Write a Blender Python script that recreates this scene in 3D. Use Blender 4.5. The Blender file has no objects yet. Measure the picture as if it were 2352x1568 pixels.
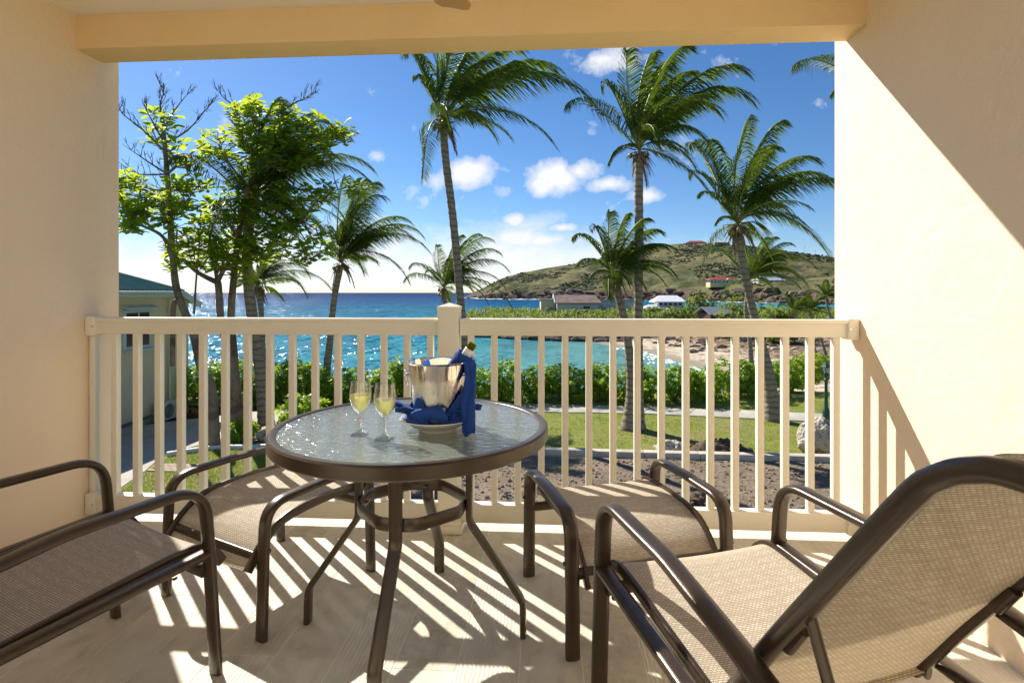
import bpy, bmesh, math, random
from mathutils import Vector as V, Matrix, noise
R = math.radians
sc = bpy.context.scene
C = sc.collection

# ------------------------------------------------------------------ camera
F, U0, V0, H = 1225.0, 1176.0, 672.0, 1.22        # focal length and horizon in a 2352 px wide frame
YAW = math.atan(.0645)
cs, sn = math.cos(YAW), math.sin(YAW)
cam = bpy.data.cameras.new('camera'); camo = bpy.data.objects.new('camera', cam); C.objects.link(camo)
cam.sensor_width = 36; cam.lens = F/2352*36; cam.shift_y = -112/2352
cam.clip_start = .02; cam.clip_end = 60000
camo.location = (0, 0, H); camo.rotation_euler = (R(90), 0, YAW)
sc.camera = camo
# ------------------------------------------------------------------ light and exposure
SUN = V((-1.0, 1, 1.13)).normalized()
SUN_EL = math.asin(SUN.z); SUN_AZ = math.atan2(SUN.x, SUN.y)
sun = bpy.data.lights.new('sun', 'SUN'); suno = bpy.data.objects.new('sun', sun); C.objects.link(suno)
sun.energy = 3.5; sun.angle = R(.53); sun.color = (1, .94, .83)
suno.rotation_euler = (-SUN).to_track_quat('-Z', 'Y').to_euler()
suno.location = (-20, 25, 40)
sc.view_settings.view_transform = 'Standard'; sc.view_settings.look = 'None'
sc.view_settings.gamma = 1; sc.view_settings.exposure = 1.22
sc.view_settings.use_curve_mapping = False
sc.render.engine = 'CYCLES'
cy = sc.cycles
cy.use_denoising = True; cy.max_bounces = 10; cy.diffuse_bounces = 5; cy.glossy_bounces = 4
cy.transmission_bounces = 8; cy.transparent_max_bounces = 16; cy.sample_clamp_indirect = 6
cy.caustics_reflective = False; cy.caustics_refractive = False

# ------------------------------------------------------------------ pixel helpers
def ray(u, v):
    a = (u-U0)/F; b = (V0-v)/F
    return V((a*cs-sn, a*sn+cs, b))
def onz(u, v, z):
    r = ray(u, v); t = (z-H)/r.z
    return V((r.x*t, r.y*t, z))
def ony(u, v, y):
    r = ray(u, v); t = y/r.y
    return V((r.x*t, y, H+r.z*t))

# ------------------------------------------------------------------ node helpers
class NT:
    def __init__(s, tree): s.t = tree; s.n = tree.nodes; s.l = tree.links
    def new(s, ty, **kw):
        nd = s.n.new(ty)
        for k, v in kw.items(): setattr(nd, k, v)
        return nd
    def put(s, nd, k, v):
        if v is None: return
        if hasattr(v, 'links') or isinstance(v, bpy.types.NodeSocket): s.l.new(v, nd.inputs[k])
        else: nd.inputs[k].default_value = v
    def m(s, op, a, b=None, c=None, clamp=False):
        nd = s.new('ShaderNodeMath', operation=op, use_clamp=clamp)
        for i, x in enumerate((a, b, c)): s.put(nd, i, x)
        return nd.outputs[0]
    def vm(s, op, a, b=None):
        nd = s.new('ShaderNodeVectorMath', operation=op)
        s.put(nd, 0, a); s.put(nd, 1, b)
        return nd.outputs['Value'] if op in ('LENGTH', 'DOT_PRODUCT') else nd.outputs[0]
    def noise(s, vec, scale, detail=4, rough=.55, dist=0.):
        nd = s.new('ShaderNodeTexNoise')
        s.put(nd, 'Vector', vec); s.put(nd, 'Scale', scale); s.put(nd, 'Detail', detail)
        s.put(nd, 'Roughness', rough); s.put(nd, 'Distortion', dist)
        return nd.outputs[0]
    def vor(s, vec, scale, feature='F1'):
        nd = s.new('ShaderNodeTexVoronoi', feature=feature); s.put(nd, 'Vector', vec); s.put(nd, 'Scale', scale)
        return nd.outputs['Distance']
    def ramp(s, fac, stops, interp='LINEAR'):
        nd = s.new('ShaderNodeValToRGB'); cr = nd.color_ramp; cr.interpolation = interp
        while len(cr.elements) < len(stops): cr.elements.new(.5)
        for e, (p, c) in zip(cr.elements, stops):
            e.position = p; e.color = (*c, 1) if len(c) == 3 else c
        s.put(nd, 0, fac); return nd.outputs[0]
    def mix(s, fac, a, b):
        nd = s.new('ShaderNodeMix', data_type='RGBA'); s.put(nd, 0, fac)
        for k, x in ((6, a), (7, b)):
            if isinstance(x, tuple): x = (*x, 1) if len(x) == 3 else x
            s.put(nd, k, x)
        return nd.outputs[2]
    def rng(s, v, a, b, c=0., d=1.):
        nd = s.new('ShaderNodeMapRange'); nd.clamp = True
        for i, x in enumerate((v, a, b, c, d)): s.put(nd, i, x)
        return nd.outputs[0]
    def sep(s, v):
        nd = s.new('ShaderNodeSeparateXYZ'); s.put(nd, 0, v); return nd.outputs
    def comb(s, x, y, z):
        nd = s.new('ShaderNodeCombineXYZ')
        for i, a in enumerate((x, y, z)): s.put(nd, i, a)
        return nd.outputs[0]
    def scale(s, v, k):
        return s.vm('MULTIPLY', v, k)
    def bump(s, h, strength, dist=.01, normal=None):
        nd = s.new('ShaderNodeBump'); s.put(nd, 'Height', h); s.put(nd, 'Strength', strength)
        s.put(nd, 'Distance', dist); s.put(nd, 'Normal', normal); return nd.outputs[0]

MATS = {}
def newmat(name):
    m = bpy.data.materials.new(name); m.use_nodes = True; t = NT(m.node_tree); t.n.clear()
    MATS[name] = m
    return m, t
def finish(t, shader, disp=None):
    o = t.new('ShaderNodeOutputMaterial'); t.l.new(shader, o.inputs[0])
def bsdf(t, color, rough=.6, metal=0., normal=None, spec=.5, **kw):
    b = t.new('ShaderNodeBsdfPrincipled')
    if isinstance(color, tuple) and len(color) == 3: color = (*color, 1)
    t.put(b, 'Base Color', color); t.put(b, 'Roughness', rough); t.put(b, 'Metallic', metal)
    t.put(b, 'Specular IOR Level', spec); t.put(b, 'Normal', normal)
    for k, v in kw.items(): t.put(b, k, v)
    return b.outputs[0]
def pos(t): return t.new('ShaderNodeNewGeometry').outputs['Position']
def objco(t): return t.new('ShaderNodeTexCoord').outputs['Object']
def objrnd(t): return t.new('ShaderNodeObjectInfo').outputs['Random']

def simple(name, c1, c2=None, scale=5., rough=.6, metal=0., bs=0., bscale=60., bdist=.004, spec=.5, detail=5, co='pos', lo=.3, hi=.7, **kw):
    """a paint/metal/stone with slow colour drift and fine relief"""
    m, t = newmat(name)
    p = pos(t) if co == 'pos' else objco(t)
    col = c1
    if c2: col = t.ramp(t.noise(p, scale, detail), [(lo, c1), (hi, c2)])
    nrm = t.bump(t.noise(p, bscale, 3), bs, bdist) if bs else None
    finish(t, bsdf(t, col, rough, metal, nrm, spec, **kw))
    return m

# ------------------------------------------------------------------ world: sky with trade-wind clouds
w = bpy.data.worlds.new('World'); sc.world = w; w.use_nodes = True
t = NT(w.node_tree); t.n.clear()
sky = t.new('ShaderNodeTexSky', sky_type='NISHITA'); sky.sun_disc = False
sky.sun_elevation = SUN_EL; sky.sun_rotation = SUN_AZ
sky.air_density = .9; sky.dust_density = .15; sky.ozone_density = 4.0; sky.altitude = 0
d = t.new('ShaderNodeTexCoord').outputs['Generated']
dx, dy, dz = t.sep(d)
ay = t.m('MAXIMUM', t.m('ABSOLUTE', dy), .12)
px = t.m('DIVIDE', dx, ay); pz = t.m('DIVIDE', dz, ay)
P = t.comb(px, pz, t.m('MULTIPLY', dy, .5))
n1 = t.noise(P, 9, 7, .6, .3); n2 = t.noise(t.vm('ADD', P, (7.3, 1.1, 2)), 26, 6, .6, .2)
nn = t.m('ADD', t.m('MULTIPLY', n1, .62), t.m('MULTIPLY', n2, .38))
nn = t.m('ADD', t.m('MULTIPLY', t.m('SUBTRACT', nn, .5), 2.1), .5)
CL = [(1070, 395, 62, 36, 1.0), (1040, 412, 58, 20, .5), (1275, 405, 66, 44, 1.0), (1250, 425, 48, 26, .9), (1330, 395, 50, 26, .7), (1405, 424, 58, 18, .7), (1490, 450, 40, 22, .8),
      (1385, 135, 80, 32, .5), (1183, 508, 26, 16, .8), (1190, 545, 62, 26, 1.0), (1250, 552, 56, 16, .9), (1292, 523, 28, 8, .6),
      (1170, 590, 70, 36, .9), (1215, 612, 60, 26, .8), (1275, 600, 44, 18, .8), (1150, 570, 40, 26, .7), (870, 360, 30, 10, .2)]
mask = None
for (u, v, ru, rv, k) in CL:
    r = ray(u, v); c0 = (r.x/r.y, r.z/r.y)
    lx = t.m('MULTIPLY', t.m('SUBTRACT', px, c0[0]), F/ru/1.15); lz = t.m('MULTIPLY', t.m('SUBTRACT', pz, c0[1]), F/rv/1.15)
    q = t.m('SUBTRACT', 1, t.m('SQRT', t.m('ADD', t.m('MULTIPLY', lx, lx), t.m('MULTIPLY', lz, lz))))
    q = t.m('MULTIPLY', t.m('MAXIMUM', q, -1), k)
    mask = q if mask is None else t.m('MAXIMUM', mask, q)
front = t.m('GREATER_THAN', dy, 0)
mask = t.m('ADD', t.m('MULTIPLY', t.m('ADD', mask, 1), front), -1)
# low bank of far cumulus along the horizon
bank = t.rng(pz, .02, .17, 1, 0)
bank = t.m('MULTIPLY', bank, t.rng(px, .0, .40, 1.0, .35))
n3 = t.noise(t.scale(P, (1, 2.0, 1)), 6, 7, .62, .4)
bankd = t.rng(t.m('ADD', t.m('MULTIPLY', bank, .70), n3), .66, .98)
cl = t.rng(t.m('ADD', t.m('MULTIPLY', mask, .85), nn), .52, 1.0)
cl = t.m('POWER', cl, .8)
above = t.rng(dz, 0.0, .02)
cl = t.m('MULTIPLY', t.m('MAXIMUM', t.m('MULTIPLY', cl, .93), t.m('MULTIPLY', bankd, .8)), above)
shade = t.rng(t.noise(t.vm('ADD', P, (.02, .035, 0)), 9, 5, .6), .35, .7, 1.0, .78)
ccol = t.vm('MULTIPLY', t.mix(t.m('SUBTRACT', shade, 0), (.62, .70, .86), (1, .99, .97)), (8.6, 8.6, 8.6))
hs = t.new('ShaderNodeHueSaturation'); hs.inputs['Saturation'].default_value = 1.16; hs.inputs['Hue'].default_value = .499
t.l.new(sky.outputs[0], hs.inputs['Color'])
skyc = t.mix(cl, t.vm('MULTIPLY', hs.outputs[0], (.93, .97, 1.05)), ccol)
bg = t.new('ShaderNodeBackground'); t.l.new(skyc, bg.inputs[0]); bg.inputs[1].default_value = .053
wo = t.new('ShaderNodeOutputWorld'); t.l.new(bg.outputs[0], wo.inputs[0])

# ------------------------------------------------------------------ mesh helpers
class MB:
    def __init__(s): s.v = []; s.f = []; s.uv = {}; s.col = {}
    def add(s, vs, fs, uv=None):
        o = len(s.v); s.v += [tuple(x) for x in vs]
        for k, f in enumerate(fs):
            s.f.append(tuple(i+o for i in f))
            if uv: s.uv[len(s.f)-1] = [uv[i] for i in f]
        return o
    def box(s, c, d, rz=0., M=None):
        x, y, z = d[0]/2, d[1]/2, d[2]/2
        vs = [V((i*x, j*y, k*z)) for k in (-1, 1) for j in (-1, 1) for i in (-1, 1)]
        m = Matrix.Rotation(rz, 3, 'Z')
        vs = [(M @ p if M else m @ p)+V(c) for p in vs]
        s.add(vs, [(0, 2, 3, 1), (4, 5, 7, 6), (0, 1, 5, 4), (2, 6, 7, 3), (0, 4, 6, 2), (1, 3, 7, 5)])
        return s
    def prism(s, poly, z0, z1):
        n = len(poly)
        s.add([(p[0], p[1], z0) for p in poly]+[(p[0], p[1], z1) for p in poly],
              [tuple(range(n))[::-1], tuple(range(n, 2*n))]+[(i, (i+1) % n, n+(i+1) % n, n+i) for i in range(n)])
        return s
    def lathe(s, prof, n=24, c=(0, 0, 0), axis=None, closed=False, a0=0):
        """prof: list of (r, z)"""
        M = V((0, 0, 1)).rotation_difference(V(axis).normalized()).to_matrix() if axis is not None else Matrix.Identity(3)
        vs = []; fs = []
        for r, z in prof:
            for i in range(n):
                a = a0+2*math.pi*i/n; vs.append(M @ V((r*math.cos(a), r*math.sin(a), z))+V(c))
        for k in range(len(prof)-1):
            for i in range(n):
                j = (i+1) % n; fs.append((k*n+i, k*n+j, (k+1)*n+j, (k+1)*n+i))
        if not closed:
            if prof[0][0] > 1e-6: fs.append(tuple(range(n))[::-1])
            if prof[-1][0] > 1e-6: fs.append(tuple((len(prof)-1)*n+i for i in range(n)))
        s.add(vs, fs); return s
    def tube(s, pts, a, b=None, n=10, side=None, closed=False, power=1.0):
        """sweep an ellipse: half width a along side, b along the normal; a,b may be lists"""
        pts = [V(p) for p in pts]; m = len(pts); b = a if b is None else b
        A = a if isinstance(a, (list, tuple)) else [a]*m; B = b if isinstance(b, (list, tuple)) else [b]*m
        vs = []; fs = []; prev = None
        for k in range(m):
            if closed: tg = pts[(k+1) % m]-pts[k-1]
            else: tg = pts[min(k+1, m-1)]-pts[max(k-1, 0)]
            tg.normalize()
            if side is not None: sd = V(side)
            elif prev is not None: sd = prev
            else: sd = V((0, 0, 1)).cross(tg) if abs(tg.z) < .95 else V((1, 0, 0))
            sd = (sd-tg*sd.dot(tg)).normalized(); prev = sd; nm = tg.cross(sd)
            for i in range(n):
                q = 2*math.pi*(i+.5)/n; c_, s_ = math.cos(q), math.sin(q)
                c2 = math.copysign(abs(c_)**power, c_); s2 = math.copysign(abs(s_)**power, s_)
                vs.append(pts[k]+sd*c2*A[k]+nm*s2*B[k])
        for k in range(m if closed else m-1):
            for i in range(n):
                j = (i+1) % n; k2 = (k+1) % m
                fs.append((k*n+i, k*n+j, k2*n+j, k2*n+i))
        if not closed: fs += [tuple(range(n))[::-1], tuple((m-1)*n+i for i in range(n))]
        s.add(vs, fs); return s
    def grid(s, fn, nu, nv, uvs=None, close_u=False):
        vs = []; uv = []
        for j in range(nv+1):
            for i in range(nu+1):
                vs.append(V(fn(i/nu, j/nv))); uv.append(uvs(i/nu, j/nv) if uvs else (i/nu, j/nv))
        fs = [(j*(nu+1)+i, j*(nu+1)+i+1, (j+1)*(nu+1)+i+1, (j+1)*(nu+1)+i) for j in range(nv) for i in range(nu)]
        s.add(vs, fs, uv); return s
    def ico(s, c, r, rnd=0., seed=0, sub=1, sq=(1, 1, 1)):
        key = sub
        if key not in ICO:
            bm = bmesh.new(); bmesh.ops.create_icosphere(bm, subdivisions=sub, radius=1)
            ICO[key] = ([v.co.copy() for v in bm.verts], [tuple(v.index for v in f.verts) for f in bm.faces]); bm.free()
        vs, fs = ICO[key]
        o = V((seed*3.1, seed*1.7, seed*.9)); out = []
        for p in vs:
            k = 1+rnd*(noise.noise(p*1.3+o)+.5*noise.noise(p*3.1+o))
            out.append(V((p.x*sq[0], p.y*sq[1], p.z*sq[2]))*r*k+V(c))
        s.add(out, fs); return s
    def mesh(s, name, mat, smooth=False):
        me = bpy.data.meshes.new(name); me.from_pydata(s.v, [], s.f)
        if s.uv:
            ul = me.uv_layers.new(name='UVMap')
            for p in me.polygons:
                u = s.uv.get(p.index)
                if u:
                    for li, q in zip(p.loop_indices, u): ul.data[li].uv = q
        for m in (mat if isinstance(mat, (list, tuple)) else [mat]): me.materials.append(m)
        if smooth: me.polygons.foreach_set('use_smooth', [True]*len(me.polygons))
        me.validate(); me.update(); return me
    def build(s, name, mat, parent=None, smooth=False, bev=0., loc=None, seg=2, sharp=None):
        me = s.mesh(name, mat, smooth)
        if bev:
            bm = bmesh.new(); bm.from_mesh(me)
            bmesh.ops.bevel(bm, geom=[e for e in bm.edges if len(e.link_faces) == 2 and e.calc_face_angle(0) > .5], offset=bev, segments=seg, affect='EDGES', profile=.6, clamp_overlap=True)
            bm.to_mesh(me); bm.free()
            for p in me.polygons: p.use_smooth = True
            me.set_sharp_from_angle(angle=R(50)) if hasattr(me, 'set_sharp_from_angle') else None
        elif smooth and sharp:
            me.set_sharp_from_angle(angle=R(sharp))
        return link(name, me, parent, loc)
ICO = {}
def link(name, data, parent=None, loc=None, rz=0.):
    o = bpy.data.objects.new(name, data); C.objects.link(o)
    if parent: o.parent = parent
    if loc is not None: o.location = loc
    if rz: o.rotation_euler = (0, 0, rz)
    return o
def tag(o, label=None, cat=None, group=None, kind=None):
    if label: o['label'] = label
    if cat: o['category'] = cat
    if group: o['group'] = group
    if kind: o['kind'] = kind
    return o
def thing(name, label, cat, loc=(0, 0, 0), rz=0., group=None):
    return tag(link(name, None, None, loc, rz), label, cat, group)
def fillet(pts, r, seg=6):
    pts = [V(p) for p in pts]; out = [pts[0]]
    for i in range(1, len(pts)-1):
        a, b, c = pts[i-1], pts[i], pts[i+1]
        rr = r[i-1] if isinstance(r, (list, tuple)) else r
        d1 = (a-b); d2 = (c-b); l1, l2 = d1.length, d2.length; d1.normalize(); d2.normalize()
        ang = d1.angle(d2)
        k = min(rr/max(math.tan(ang/2), .01), l1*.49, l2*.49)
        p0, p2 = b+d1*k, b+d2*k
        for j in range(seg+1):
            q = j/seg; out.append(p0*(1-q)**2+b*2*q*(1-q)+p2*q*q)
    out.append(pts[-1]); return out
def densify(pts, step):
    out = [V(pts[0])]
    for a, b in zip(pts, pts[1:]):
        a, b = V(a), V(b); n = max(1, int((b-a).length/step))
        for i in range(1, n+1): out.append(a.lerp(b, i/n))
    return out
def catmull(pts, n=6):
    P = [V(p) for p in pts]; P = [P[0]*2-P[1]]+P+[P[-1]*2-P[-2]]; out = []
    for i in range(1, len(P)-2):
        p0, p1, p2, p3 = P[i-1:i+3]
        for j in range(n):
            q = j/n
            out.append(.5*((2*p1)+(p2-p0)*q+(2*p0-5*p1+4*p2-p3)*q*q+(3*p1-p0-3*p2+p3)*q**3))
    out.append(P[-2]); return out
def lin(x, xs, ys):
    if x <= xs[0]: return ys[0]
    for a, b, c, d_ in zip(xs, xs[1:], ys, ys[1:]):
        if x <= b: return c+(d_-c)*(x-a)/(b-a)
    return ys[-1]

# ------------------------------------------------------------------ materials
def stucco(name, c1, c2):
    m, t = newmat(name); p = pos(t)
    col = t.ramp(t.noise(p, 2.2, 6, .6), [(.3, c1), (.7, c2)])
    h = t.m('ADD', t.m('MULTIPLY', t.noise(p, 16, 5, .6), 1.0), t.m('MULTIPLY', t.noise(p, 90, 3), .35))
    finish(t, bsdf(t, col, .85, 0, t.bump(h, .6, .010), .25)); return m
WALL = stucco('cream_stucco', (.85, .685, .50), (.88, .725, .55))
BEAM = stucco('warm_light_stucco', (.76, .57, .31), (.80, .61, .35))  # warm tint of indoor light put into the beam's colour
CEIL = stucco('ceiling_plaster', (.80, .74, .66), (.84, .78, .71))
BOUNCEW = simple('bounce_wall_cream', (.85, .71, .48), (.88, .74, .52), 3, .8)  # pale cream of the added wall that bounces light inward
def vinyl():
    m, t = newmat('cream_vinyl'); p = pos(t)
    col = t.ramp(t.noise(p, 3, 5), [(.3, (.82, .775, .655)), (.7, (.86, .82, .71))])
    col = t.mix(t.rng(t.noise(p, 38, 6, .75), .66, .74, 0, .35), col, (.50, .43, .31))
    x, y, z = t.sep(p)
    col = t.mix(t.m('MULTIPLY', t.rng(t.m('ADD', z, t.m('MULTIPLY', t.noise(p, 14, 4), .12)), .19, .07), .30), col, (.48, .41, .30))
    finish(t, bsdf(t, col, .42, 0, t.bump(t.noise(p, 25, 3), .06, .004), .4)); return m
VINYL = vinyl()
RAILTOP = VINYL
def tilemat():
    m, t = newmat('stone_plank_tile'); p = pos(t); r = objrnd(t)
    q = t.vm('ADD', p, t.comb(t.m('MULTIPLY', r, 37), t.m('MULTIPLY', r, 91), 0))
    strat = t.noise(t.scale(q, (2.2, 1.3, 1)), 3.2, 8, .66, 1.2)
    fine = t.noise(q, 120, 4, .7)
    a = t.ramp(strat, [(.30, (.55, .495, .395)), (.48, (.74, .685, .565)), (.70, (.84, .795, .685))])
    col = t.mix(t.m('MULTIPLY', fine, .42), a, (.46, .39, .28))
    col = t.mix(t.m('MULTIPLY', t.m('SUBTRACT', r, .5), .5, clamp=True), col, (.84, .78, .66))
    wv = t.new('ShaderNodeTexWave', wave_type='BANDS', bands_direction='X')
    t.put(wv, 'Vector', q); t.put(wv, 'Scale', 22.); t.put(wv, 'Distortion', 4.); t.put(wv, 'Detail', 3.)
    rid = t.m('MULTIPLY', t.m('MULTIPLY', wv.outputs[1], .5), t.m('GREATER_THAN', r, .66))
    h = t.m('ADD', t.m('ADD', t.m('MULTIPLY', strat, .8), t.m('MULTIPLY', fine, .4)), rid)
    rough2 = t.noise(q, 26, 5, .7)
    h = t.m('ADD', h, t.m('MULTIPLY', rough2, t.m('MULTIPLY', t.m('LESS_THAN', r, .4), 2.2)))
    col = t.mix(t.m('MULTIPLY', t.rng(rough2, .35, .6, 1, 0), t.m('MULTIPLY', t.m('LESS_THAN', r, .4), .45)), col, (.42, .36, .27))
    finish(t, bsdf(t, col, .58, 0, t.bump(h, .55, .005), .3)); return m
TILE = tilemat()
DOORG = simple('added_door_glass', (.02, .022, .025), None, rough=.08)
GROUT = simple('grout', (.86, .80, .68), None, rough=.9)
def bronze():
    m, t = newmat('bronze_powder_coat'); p = objco(t)
    n = t.noise(p, 260, 2, .5)
    col = t.ramp(t.noise(p, 8, 4), [(.3, (.045, .029, .016)), (.7, (.062, .041, .024))])
    finish(t, bsdf(t, col, .30, .25, t.bump(n, .30, .0014), .6, **{'Coat Weight': .25, 'Coat Roughness': .25})); return m
BRONZE = bronze()
def sling():
    m, t = newmat('woven_sling'); uv = t.new('ShaderNodeUVMap').outputs[0]
    bt = t.new('ShaderNodeTexBrick'); t.put(bt, 'Vector', uv); bt.offset = .5
    for k, x in (('Scale', 1.), ('Mortar Size', .0011), ('Brick Width', .0120), ('Row Height', .0058), ('Bias', 0.), ('Mortar Smooth', .4)): t.put(bt, k, x)
    t.put(bt, 'Color1', (.80, .73, .60, 1)); t.put(bt, 'Color2', (.57, .49, .37, 1)); t.put(bt, 'Mortar', (.19, .145, .095, 1))
    u_, v_, _ = t.sep(uv)
    band = t.m('SINE', t.m('MULTIPLY', v_, 2*math.pi/.034))
    band2 = t.m('MULTIPLY', t.m('GREATER_THAN', band, .55), .55)
    c = t.mix(band2, bt.outputs[0], (.42, .345, .245))
    c = t.mix(t.m('MULTIPLY', t.noise(t.scale(uv, (40, 300, 1)), 1, 3), .35), c, (.72, .63, .50))
    nrm = t.bump(t.m('SUBTRACT', 1, bt.outputs[1]), .5, .0012)
    a = bsdf(t, c, .72, 0, nrm, .3)
    tr = t.new('ShaderNodeBsdfTranslucent'); t.l.new(t.mix(.5, c, (.75, .52, .28)), tr.inputs[0])
    mx = t.new('ShaderNodeMixShader'); mx.inputs[0].default_value = .13; t.l.new(a, mx.inputs[1]); t.l.new(tr.outputs[0], mx.inputs[2])
    tp = t.new('ShaderNodeBsdfTransparent')
    m2 = t.new('ShaderNodeMixShader'); m2.inputs[0].default_value = .02; t.l.new(mx.outputs[0], m2.inputs[1]); t.l.new(tp.outputs[0], m2.inputs[2])
    finish(t, m2.outputs[0]); return m
SLING = sling()
def tableglass():
    m, t = newmat('rippled_glass'); p = pos(t)
    q = t.scale(p, (.75, 1.9, 1))
    h = t.m('ADD', t.noise(q, 34, 2, .5, .5), t.m('MULTIPLY', t.noise(q, 80, 2, .5), .3))
    nr = t.bump(h, .8, .0065)
    fr = t.new('ShaderNodeFresnel'); t.put(fr, 'IOR', 1.5); t.put(fr, 'Normal', nr)
    gl = t.new('ShaderNodeBsdfGlossy'); t.put(gl, 'Roughness', .15); t.put(gl, 'Normal', nr); t.put(gl, 'Color', (1, 1, 1, 1))
    rf = t.new('ShaderNodeBsdfRefraction'); t.put(rf, 'IOR', 1.12); t.put(rf, 'Roughness', .15); t.put(rf, 'Normal', nr); t.put(rf, 'Color', (.80, .92, .87, 1))
    tp = t.new('ShaderNodeBsdfTransparent'); t.put(tp, 'Color', (.84, .93, .89, 1))
    a = t.new('ShaderNodeMixShader'); t.put(a, 0, .45); t.l.new(rf.outputs[0], a.inputs[1]); t.l.new(tp.outputs[0], a.inputs[2])
    tl = t.new('ShaderNodeBsdfTranslucent'); t.put(tl, 'Color', (.75, .88, .80, 1)); t.put(tl, 'Normal', nr)
    df = t.new('ShaderNodeBsdfDiffuse'); t.put(df, 'Color', (.70, .82, .76, 1)); t.put(df, 'Normal', nr)
    sc2 = t.new('ShaderNodeMixShader'); t.put(sc2, 0, .5); t.l.new(tl.outputs[0], sc2.inputs[1]); t.l.new(df.outputs[0], sc2.inputs[2])
    a2 = t.new('ShaderNodeMixShader'); t.put(a2, 0, .42); t.l.new(a.outputs[0], a2.inputs[1]); t.l.new(sc2.outputs[0], a2.inputs[2])
    b = t.new('ShaderNodeMixShader'); t.put(b, 0, t.m('ADD', t.m('MULTIPLY', fr.outputs[0], 1.35), .05, clamp=True)); t.l.new(a2.outputs[0], b.inputs[1]); t.l.new(gl.outputs[0], b.inputs[2])
    finish(t, b.outputs[0]); return m
TGLASS = tableglass()
def clearglass(name, tint, ior, rough=0., keep=.5):
    m, t = newmat(name)
    g = t.new('ShaderNodeBsdfGlass'); t.put(g, 'IOR', ior); t.put(g, 'Roughness', rough); t.put(g, 'Color', (*tint, 1))
    tp = t.new('ShaderNodeBsdfTransparent'); t.put(tp, 'Color', (*tint, 1))
    a = t.new('ShaderNodeMixShader'); t.put(a, 0, 1-keep); t.l.new(g.outputs[0], a.inputs[1]); t.l.new(tp.outputs[0], a.inputs[2])
    finish(t, a.outputs[0]); return m
def thinglass(name, tint, glow=0., gcol=(1, 1, 1)):
    m, t = newmat(name)
    lw = t.new('ShaderNodeLayerWeight'); t.put(lw, 'Blend', .35)
    gl = t.new('ShaderNodeBsdfGlossy'); t.put(gl, 'Roughness', .02); t.put(gl, 'Color', (1, 1, 1, 1))
    tp = t.new('ShaderNodeBsdfTransparent'); t.put(tp, 'Color', (*tint, 1))
    base = tp.outputs[0]
    if glow:
        tl = t.new('ShaderNodeBsdfTranslucent'); t.put(tl, 'Color', (*gcol, 1))
        g_ = t.new('ShaderNodeMixShader'); t.put(g_, 0, glow); t.l.new(base, g_.inputs[1]); t.l.new(tl.outputs[0], g_.inputs[2]); base = g_.outputs[0]
    a = t.new('ShaderNodeMixShader'); t.put(a, 0, t.m('ADD', t.m('MULTIPLY', t.m('POWER', lw.outputs[1], 1.5), .8), .05, clamp=True)); t.l.new(base, a.inputs[1]); t.l.new(gl.outputs[0], a.inputs[2])
    finish(t, a.outputs[0]); return m
STEMGLASS = clearglass('glass_stem', (.99, .995, .99), 1.5, 0, .45)
GLASS = thinglass('drinking_glass', (.975, .985, .98))
WINE = thinglass('white_wine', (.98, .94, .60), .38, (1., .94, .45))
BOTTLE = clearglass('green_bottle_glass', (.62, .64, .08), 1.5, .02, .55)
def steel():
    m, t = newmat('dewy_steel'); p = pos(t); x, y, z = t.sep(p)
    d1 = t.vor(p, 300); d2 = t.vor(p, 620)
    wet = t.rng(t.m('ADD', z, t.m('MULTIPLY', t.noise(p, 40, 3), .03)), .945, .925)
    h = t.m('ADD', t.m('MULTIPLY', t.rng(d1, .15, .42, 1, 0), 1.0), t.m('MULTIPLY', t.rng(d2, .1, .5, 1, 0), .5))
    h = t.m('MULTIPLY', h, wet)
    rough = t.m('ADD', .06, t.m('MULTIPLY', wet, .07))
    finish(t, bsdf(t, (.80, .77, .72), rough, 1., t.bump(h, .35, .0010))); return m
STEEL = steel()
CHROME = simple('polished_steel', (.80, .78, .74), None, rough=.08, metal=1.)
CHINA = simple('white_china', (.84, .81, .74), None, rough=.15, spec=.5)
FOIL = simple('white_neck_label', (.82, .80, .77), None, rough=.4)
def napkinmat():
    m, t = newmat('blue_napkin_cloth'); p = pos(t)
    col = t.ramp(t.noise(p, 30, 4), [(.3, (.012, .055, .27)), (.7, (.018, .075, .35))])
    wv = t.noise(p, 900, 2)
    finish(t, bsdf(t, col, .75, 0, t.bump(t.m('ADD', wv, t.m('MULTIPLY', t.noise(p, 22, 3), 5)), .35, .002), .25, **{'Sheen Weight': .10, 'Sheen Roughness': .4})); return m
NAPKIN = napkinmat()
WOOD = simple('fan_blade_wood', (.55, .31, .08), (.62, .37, .11), 6, .45, bs=.1)
BRASSY = simple('fan_motor_bronze', (.22, .15, .08), None, rough=.35, metal=.7)

# ================================================================== THE BALCONY
XL, XR, YB0, YB1, ZB, ZC = -2.46, 1.52, 2.64, 2.815, 2.495, 2.672
YE, YBACK, YCEIL, YSIDE = 2.925, -1.7, 1.15, .35  # ceiling and side walls stop early to let more light in
b = MB().box(((XL-.1), (YSIDE+YE)/2, -.2+1.6), (.2, YE-YSIDE, 3.6))
tag(b.build('side_wall', WALL, bev=.006), 'cream stucco balcony wall standing in shade behind the deep lounge chair', 'wall')
b = MB().box((XR+.1, (YSIDE+YE)/2, 1.4), (.2, YE-YSIDE, 3.6))
tag(b.build('side_wall', WALL, bev=.006), 'cream stucco balcony wall crossed by sunlight and slanting railing shadow', 'wall')
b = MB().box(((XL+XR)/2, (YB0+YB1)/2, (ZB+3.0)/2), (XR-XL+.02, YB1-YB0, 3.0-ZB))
tag(b.build('lintel_beam', BEAM, bev=.006), 'stucco beam with warm indoor light painted in, across the top of the balcony opening', 'beam')
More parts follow.
